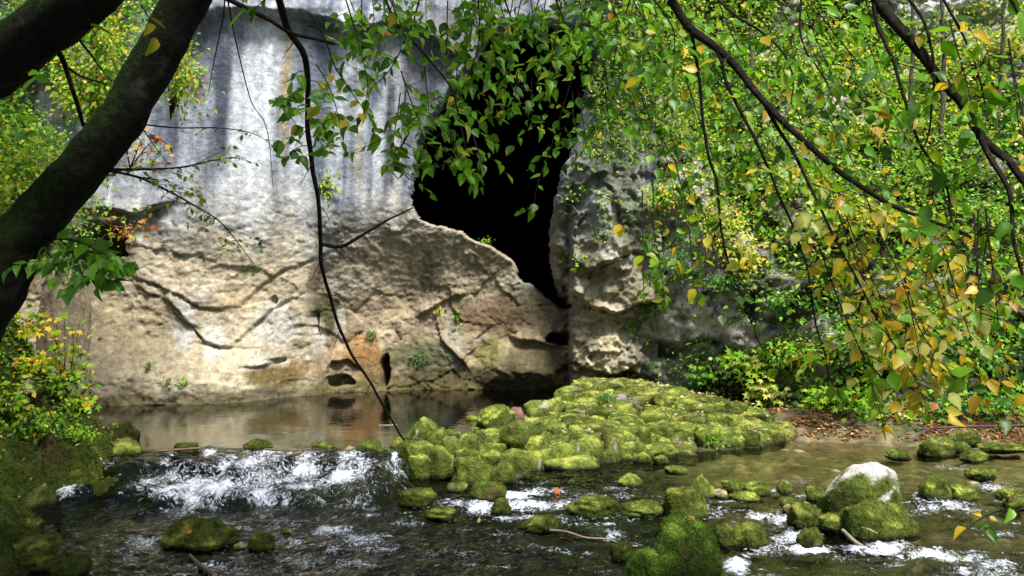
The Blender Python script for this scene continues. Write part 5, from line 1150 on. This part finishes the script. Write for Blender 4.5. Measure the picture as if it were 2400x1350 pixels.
for i, (lab, u, v, ru, rv, n, size, mix_, kind, sg) in enumerate(BS):
    p = bank_hit(u, v + rv * .6); shrub("bank_plant", lab, "plant", p, u, v, ru, rv, p[1] - .15, n, size, mix_, kind, 200 + i, 6, sg, .25, GB, stemr=.004)
CS = [ # things growing on or before the cliff: label, u, v, ru, rv, Y, n, size, mix, kind
 ("bright leafy bush glowing behind the lower leaning trunk", 90, 400, 130, 100, 10.0, 2600, .075, (.8, 1, .2, 0, .5), "small"),
 ("shaded leafy bush at the left edge below the second stem", 40, 300, 90, 60, 11.0, 1200, .075, (1, .3, 0, 0, 0, .3), "small"),
 ("yellow-green young tree between the two leaning stems", 250, 130, 90, 100, 11.5, 2600, .08, (.8, 1, .5, 0, .4), "small"),
 ("yellow-leaved young tree right of the leaning trunk's top", 440, 150, 55, 80, 12.0, 1100, .07, (.7, 1, .6, .05, .3), "small"),
 ("orange-red maple sapling before the streaked cliff", 345, 330, 46, 40, 11.0, 100, .085, (0, .4, .2, 1.2), "maple"),
 ("orange maple spray over the hollow at the cliff's left", 320, 545, 50, 26, 11.0, 80, .085, (0, .3, .2, 1.2), "maple"),
 ("dark evergreen bush in the top left corner", 20, 60, 70, 50, 12.0, 420, .07, (.4, 0, 0, 0, 0, 1), "small"),
 ("dull green bush in the hollow left of the tan rock", 170, 610, 60, 50, 11.8, 500, .07, (1, .3, 0, 0, 0, .4), "small"),
]
for i, (lab, u, v, ru, rv, Y, n, size, mix_, kind) in enumerate(CS):
    p = at(np.array(float(u - 40)), np.array(float(v + rv * 1.6)), np.array(Y + 1.2)); shrub("bush" if kind == "small" else "sapling", lab, "bush" if kind == "small" else "sapling", p, u, v, ru, rv, Y, n, size, mix_, kind, 300 + i, 10 if kind == "small" else 4, 60, .6, GB, stemr=.012)
PL = [ # small tufts rooted on the cliff or dam: label, u, v, ru, rv, where, n, size, mix
 ("green grass tuft hanging on the pale cliff beside the vine", 768, 445, 26, 34, cliff_hit, 160, .07, (.6, 1, .2)),
 ("tiny green tuft at the foot of the tan cliff", 350, 858, 10, 7, cliff_hit, 30, .05, (1, .3)),
 ("small green plants on the ledge above the pool, left one", 392, 893, 12, 5, cliff_hit, 24, .05, (1, .6)),
 ("small green plants on the ledge above the pool, right one", 428, 902, 14, 5, cliff_hit, 30, .05, (1, .6)),
 ("little plant on the lower lip of the cave", 1138, 566, 16, 8, cliff_hit, 40, .06, (1, 1)),
 ("light green fern strip on the recess rock", 1072, 745, 10, 30, cliff_hit, 70, .05, (.6, 1)),
 ("cream coloured withered leaves on the recess rock", 1026, 730, 16, 8, cliff_hit, 26, .08, (0, 0, .1, 0, 1)),
 ("bluish fern on the brown recess wall near the water", 985, 838, 30, 16, cliff_hit, 90, .055, (.4, 0, 0, 0, 0, 1)),
 ("green fern tuft under the recess overhang", 865, 785, 14, 14, cliff_hit, 50, .055, (.5, 0, 0, 0, 0, 1)),
 ("green tuft at the shaded cliff foot left of the tan slope", 185, 745, 16, 10, cliff_hit, 40, .06, (1, .2, 0, 0, 0, .4)),
 ("bluish green herb growing on top of the dam", 1418, 942, 22, 20, dam_hit, 90, .05, (.3, .1, 0, 0, 0, 1)),
 ("green herb on the dam near its right wing", 1590, 950, 22, 12, dam_hit, 60, .05, (.5, .3, 0, 0, 0, 1)),
 ("leafy herb among moss on the dam's right wing", 1672, 1030, 24, 12, dam_hit, 60, .05, (.5, .6, 0, 0, 0, .6)),
 ("small plant sprouting at the end of the dam", 1780, 972, 18, 14, dam_hit, 50, .055, (1, .6)),
]
for i, (lab, u, v, ru, rv, fn, n, size, mix_) in enumerate(PL):
    p = fn(u, v); shrub("tuft", lab, "plant", p, u, v, ru, rv, p[1] - .10, n, size, mix_, "small", 400 + i, 5, 0, .08, "small plants on bare rock and dam", stemr=.003)

# ------------------------------------------------------------------ thin trees standing on the slope
def slope_tree(label, u0, v0, u1, v1, r, seed, nl, lean=0.0):
    p = hill_hit(u0, v0); q = at(np.array(float(u1)), np.array(float(v1)), np.array(p[1] + .3))
    t = Tree("slim_tree", tuple(p), label, "tree", seed); t.o["group"] = "slim trees on the slope"
    P = t.limb([p - np.array([0, 0, .3]), (p + q) / 2 + np.array([.06, 0, 0]), q, q + (q - p) * .25], r, r * .45, 30, 8, .12, "trunk", (.10, .085, .065))
    for k in range(7):
        i = int(12 + 2.4 * k); a = t.rs.rand() * 6.28; t.strand([P[min(i, 29)], P[min(i, 29)] + np.array([.5 * math.cos(a), .4 * math.sin(a), .15]), P[min(i, 29)] + np.array([1.0 * math.cos(a), .7 * math.sin(a), -.1])], .008, .003, .09, (1, .9, .1, 0, .4), .09, .2, .35, "small", 12)
    t.done(40)
slope_tree("slim grey tree trunk rising at the upper right slope", 2202, 350, 2206, -40, .050, 31, 1)
slope_tree("slim dark tree trunk left of the grey one", 2125, 330, 2138, -60, .045, 32, 1)
slope_tree("crooked thin trunk behind the big drooping branch", 1760, 290, 1748, -40, .045, 33, 1)
slope_tree("thin trunk at the far right of the slope", 2330, 330, 2352, -60, .045, 34, 1)

# ------------------------------------------------------------------ undergrowth on the slope and cliff top
rs = np.random.RandomState(77)
n = 115000; x = 1.7 + 10.0 * rs.rand(n); z = 0.25 + 10.5 * rs.rand(n)
y, u, v = hill_fn(x, z); rk = hill_rock(x, z, u, v); g = fbm(x, z, 81, 4, .9)
kp = (u > 1330) & (u < 2460) & (v > -120) & (rs.rand(n) < np.clip(.70 + 1.1 * g - (.45 + .5 * (u < 1790) * (v > 380)) * rk, .03, 1) * (.8 + .2 * ss(1.5, 3.5, z))) & (z < np.where(u > 2080, 8.6, 11) + .5 * g)
x, z, y, u, v = x[kp], z[kp], y[kp], u[kp], v[kp]; n = len(x)
e = .05; nx = (hill_fn(x + e, z, False)[0] - hill_fn(x - e, z, False)[0]) / (2 * e); nz = (hill_fn(x, z + e, False)[0] - hill_fn(x, z - e, False)[0]) / (2 * e)
SN = np.stack([nx, -np.ones(n), nz], -1); SN /= np.linalg.norm(SN, axis=1)[:, None]
P = np.stack([x, y, z], -1) + SN * (.02 + .22 * rs.rand(n) ** 2)[:, None]
D = rs.normal(size=(n, 3)) + SN * .5 + [0, 0, -.3]; N = SN * .5 + rs.normal(size=(n, 3)) * .45 + [0, -.1, .7]
lum = fbm(x, z, 83, 3, .6); cg, _ = pick_col(rs, n, (1, .35, .02, 0, .1, .55)); cl, _ = pick_col(rs, n, (.5, 1, .12, 0, .7, .1))
cl = cl * 1.25; cu2 = np.where((rs.rand(n) < np.clip(.18 + 1.4 * lum + .09 * (z - 3), 0, .92))[:, None], cl, cg)
V, F, C = leaves(P, D, N, .038 + .085 * rs.rand(n) ** 1.6 + .004 * z, cu2, "tiny")
tag(mk("undergrowth", V, F, M['leafmatt'], None, C, False), "dense low green undergrowth and ivy covering the slope", "undergrowth", kind="stuff")
n = 110000; x = -10.5 + 6.6 * rs.rand(n); z = 1.2 + 8.5 * rs.rand(n); Y, u, v = cliff_base(x, z)
m = (u < 470) & (u > -60) & (rs.rand(n) < (1 - ss(120, 330, u + .0 * v)) * .8 * (1 - ss(480, 640, v)) + .7 * (1 - ss(60, 260, v + .45 * (u - 200)))) & (fbm(x, z, 85, 3, 1.1) > -.05)
x, z, Y = x[m], z[m], Y[m]; n = len(x)
P = np.stack([x, Y - .1 - .5 * rs.rand(n), z], -1); D = rs.normal(size=(n, 3)) + [0, -.3, -.3]; N = rs.normal(size=(n, 3)) * .45 + [0, -.5, .7]
c, _ = pick_col(rs, n, (1, .6, .12, 0, .1, .5)); V, F, C = leaves(P, D, N, .045 + .04 * rs.rand(n), c, "tiny")
tag(mk("ivy", V, F, M['leafmatt'], None, C, False), "ivy and creepers covering the cliff behind the leaning tree", "ivy", kind="stuff")
n = 48000; x = -9 + 5.6 * rs.rand(n); y = 5.5 + 7 * rs.rand(n); z, sd_ = bank_fn(x, y)
m = (sd_ > .2) & (z > .22) & (rs.rand(n) < np.clip(.02 + 1.1 * (z - .42), 0, .95) * (fbm(x, y, 87, 3, 1.6) > -.1)); x, y, z = x[m], y[m], z[m]; n = len(x)
P = np.stack([x, y, z + .02 + .06 * rs.rand(n)], -1); D = rs.normal(size=(n, 3)) + [0, -.3, 0]; N = rs.normal(size=(n, 3)) * .4 + [.2, -.3, .8]
c, _ = pick_col(rs, n, (.8, .8, .1, .03, .1, .2)); V, F, C = leaves(P, D, N, .03 + .04 * rs.rand(n), c, "tiny")
tag(mk("ground_cover", V, F, M['leafmatt'], None, C, False), "small green leaves covering the upper left bank", "ground cover", kind="stuff")

n = 22000; x = .6 + 3.0 * rs.rand(n); z = 2.2 + 7.8 * rs.rand(n); Y, u, v, _s = cliff_fn(x, z)
m = (_s < -4) & (u > 1310) & (v < 640) & (rs.rand(n) < np.maximum(ss(1310, 1400, u + 60 * fbm(x, z, 88, 3, 1.2)) * (1 - ss(300, 430, v)) * .9, .5 * (fbm(x, z, 89, 4, 1.8) > .2))); x, z, Y = x[m], z[m], Y[m]; n = len(x)
P = np.stack([x, Y - .05 - .4 * rs.rand(n) ** 2, z], -1); D = rs.normal(size=(n, 3)) + [0, -.3, -.3]; N = rs.normal(size=(n, 3)) * .45 + [0, -.5, .7]
c, _ = pick_col(rs, n, (1, .8, .1, 0, .4, .2)); V, F, C = leaves(P, D, N, .045 + .045 * rs.rand(n), c, "tiny")
tag(mk("ivy", V, F, M['leafmatt'], None, C, False), "ivy hanging over the rock shoulder right of the cave mouth", "ivy", kind="stuff")
n = 26000; x = 2.1 + 2.4 * rs.rand(n); z = .7 + 5.0 * rs.rand(n); Y, u, v = hill_fn(x, z); m = (fbm(x, z, 95, 4, 1.5, .6) > .15) & (rs.rand(n) < .8); x, z, Y = x[m], z[m], Y[m]; n = len(x)
P = np.stack([x, Y - .03 - .16 * rs.rand(n) ** 2, z], -1); D = rs.normal(size=(n, 3)) + [0, -.3, -.4]; N = rs.normal(size=(n, 3)) * .4 + [0, -.6, .6]
c, _ = pick_col(rs, n, (1, .35, .05, 0, .08, .8)); V, F, C = leaves(P, D, N, .035 + .035 * rs.rand(n), c, "tiny")
tag(mk("ivy", V, F, M['leafmatt'], None, C, False), "dark green ivy patches on the grey rock right of the cave pillar", "ivy", kind="stuff")
# tan rock block standing at the top of the left bank
c0 = at(np.array(150.), np.array(750.), np.array(12.6)); V, F = rock_shape(91.3, (.62, .6, 1.9), .5, 5, .12); V = V + c0 + [0, 0, -.25]
Cr = np.broadcast_to(np.array((.40, .32, .215)), V.shape) * (1 + .4 * fbm(V[:, 0], V[:, 1], V[:, 2], 4, 3.0))[:, None]
tag(mk("rock_block", V, F, M['rock'], None, Cr, origin=c0), "tan upright rock block at the top of the left bank", "rock")
# ------------------------------------------------------------------ fallen leaves
LIT = np.array([(.30, .10, .045), (.38, .15, .06), (.22, .075, .04), (.45, .25, .09), (.55, .42, .28), (.30, .17, .10)])
Pl = []
n = 22000; x = 2.8 + 6.5 * rs.rand(n); y = 10.8 + 2.6 * rs.rand(n); z, sh, *_r = bed_fn(x, y); m = (z > .015) & (rs.rand(n) < ss(.1, .5, sh)) & (fbm(x, y, 98, 3, 1.4) > -.12); Pl.append(np.stack([x, y, z + .012], -1)[m])
m_shore = len(Pl[0])
n = 2600; x = -1.2 + 5.2 * rs.rand(n); y = 9.5 + 6 * rs.rand(n); z, s2 = dam_fn(x, y); m = (s2 > .05) & (rs.rand(n) < .25 + .5 * ss(1, 3, x)); Pl.append(np.stack([x, y, z + .03], -1)[m])
n = 420; x = -7 + 4 * rs.rand(n); y = 6.5 + 4.5 * rs.rand(n); z, s3 = bank_fn(x, y); m = s3 > .1; Pl.append(np.stack([x, y, z + .03], -1)[m])
P = np.concatenate(Pl); n = len(P); D = rs.normal(size=(n, 3)) * [1, 1, .25]; N = rs.normal(size=(n, 3)) * .35 + [0, 0, 1]
c = LIT[rs.randint(0, 6, n)] * (.7 + .6 * rs.rand(n))[:, None]; c[m_shore:] = np.where((rs.rand(n - m_shore) < .6)[:, None], np.array((.55, .48, .36)) * (.7 + .5 * rs.rand(n - m_shore))[:, None], c[m_shore:])
V, F, C = leaves(P, D, N, .03 + .05 * rs.rand(n), c, "small"); tag(mk("fallen_leaves", V, F, M['leafmatt'], None, C, False), "red-brown fallen leaves scattered on the shore, dam and bank", "fallen leaves", kind="stuff")

# ------------------------------------------------------------------ wood
def stick(name, label, pts, r0, r1, col, cat="branch", moss=0):
    P = smooth_line(pts, 24); V, f = tube(P, np.linspace(r0, r1, 24), 8, 3, .25)
    C = np.broadcast_to(np.array(col), V.shape) * (1 + .5 * fbm(V[:, 0], V[:, 1], V[:, 2], 3, 14.0))[:, None]
    ends = Bag(); ends.add(V, f, (0, 0, 0)); ends.C = [C]
    for k, s_ in ((0, 1), (23, -1)):
        ends.add(np.vstack([V[k * 8:k * 8 + 8], P[k:k + 1]]), np.array([[8, (i + 1) % 8, i] if s_ > 0 else [8, i, (i + 1) % 8] for i in range(8)]), (.16, .12, .08))
    return tag(ends.build(name, M['wood'], None, True, P[0]), label, cat)
pz = lambda u, v, z: tuple(onz(np.array(float(u)), np.array(float(v)), z))
stick("fallen_log", "slender grey fallen trunk lying along the right shore", [pz(2140, 1006, .22), pz(2260, 1000, .25), pz(2380, 998, .28), pz(2480, 990, .35)], .014, .024, (.06, .048, .038), "log")
stick("fallen_branch", "short broken branch propped under the fallen trunk on the shore", [pz(2140, 1030, .12), pz(2160, 1015, .2), pz(2180, 1004, .26)], .010, .014, (.08, .065, .05))
stick("drift_branch", "pale thin branch drifting in the stream before the huge front rock", [pz(1290, 1243, .03), pz(1330, 1247, .06), pz(1372, 1260, .04), pz(1425, 1264, .05), pz(1460, 1276, .03), pz(1495, 1280, .02)], .012, .005, (.34, .25, .19))
stick("drift_branch", "brown plank-like branch jammed in the white cascade", [pz(612, 1095, .10), pz(650, 1080, .2), pz(690, 1066, .33), pz(706, 1060, .36)], .028, .02, (.24, .16, .08))
stick("drift_branch", "dark waterlogged branch at the bottom edge near the left", [pz(445, 1302, .02), pz(470, 1325, .03), pz(503, 1348, .04)], .012, .016, (.10, .065, .045))
stick("drift_branch", "thin stick lying on the weir crest at its left end", [pz(372, 1057, .32), pz(430, 1053, .33), pz(470, 1050, .33)], .014, .01, (.16, .09, .06))
stick("drift_branch", "stick lying on the weir crest right of the white cascade", [pz(620, 1053, .34), pz(670, 1056, .33), pz(730, 1052, .34)], .012, .01, (.14, .09, .05))
stick("drift_branch", "dark twig beside the broad dark slab", [pz(535, 1243, .02), pz(575, 1245, .05), pz(608, 1247, .02)], .012, .008, (.10, .07, .06))
stick("drift_branch", "thin pale twig lodged under the leaning mossy boulder", [pz(2010, 1236, .06), pz(2035, 1240, .10), pz(2056, 1250, .05)], .006, .004, (.40, .36, .26))
stick("drift_branch", "pale sliver of wood floating on the pool", [pz(888, 996, .303), pz(910, 996, .304), pz(930, 995, .303)], .004, .003, (.4, .38, .4))
stick("drift_branch", "wet stick slanting beside the small cascade near the largest boulder", [pz(1975, 1243, .08), pz(1998, 1265, .05), pz(2022, 1282, .01)], .014, .016, (.22, .19, .14))
# a single orange leaf riding the rapids, with loose leaves on the huge stones
def lone(label, u, v, z, size, c, kind="maple", seed=0):
    p = onz(np.array(float(u)), np.array(float(v)), z); r2 = np.random.RandomState(seed)
    V, F, C = leaves(np.array([p]), np.array([[r2.normal(), .2, .3]]), np.array([[.1, -.6, .7]]), np.array([size]), np.array([c]), kind)
    tag(mk("fallen_leaf", V, F, M['leaf'], None, C, origin=p), label, "leaf")
lone("orange leaf standing up in the white rapids below the dam", 1297, 1152, .02, .10, (.60, .12, .02))
lone("orange-brown leaf on top of the huge front rock", 1631, 1221, .40, .06, (.45, .20, .04), "small", 2)
lone("yellow leaf lying on the moss of the left bank", 158, 1034, .45, .13, (.65, .42, .02), "maple", 3)
lone("yellow leaf in the dark water below the olive stone", 1122, 1226, .02, .05, (.6, .32, .02), "small", 4)
lone("orange leaf on the broad dark slab, farther one", 432, 1238, .17, .045, (.5, .22, .05), "maple", 5)
lone("orange leaf on the broad dark slab, nearer one", 447, 1250, .15, .045, (.5, .22, .05), "maple", 6)
lone("tan leaf stranded on the weir crest", 808, 1052, .33, .10, (.45, .34, .18), "small", 7)
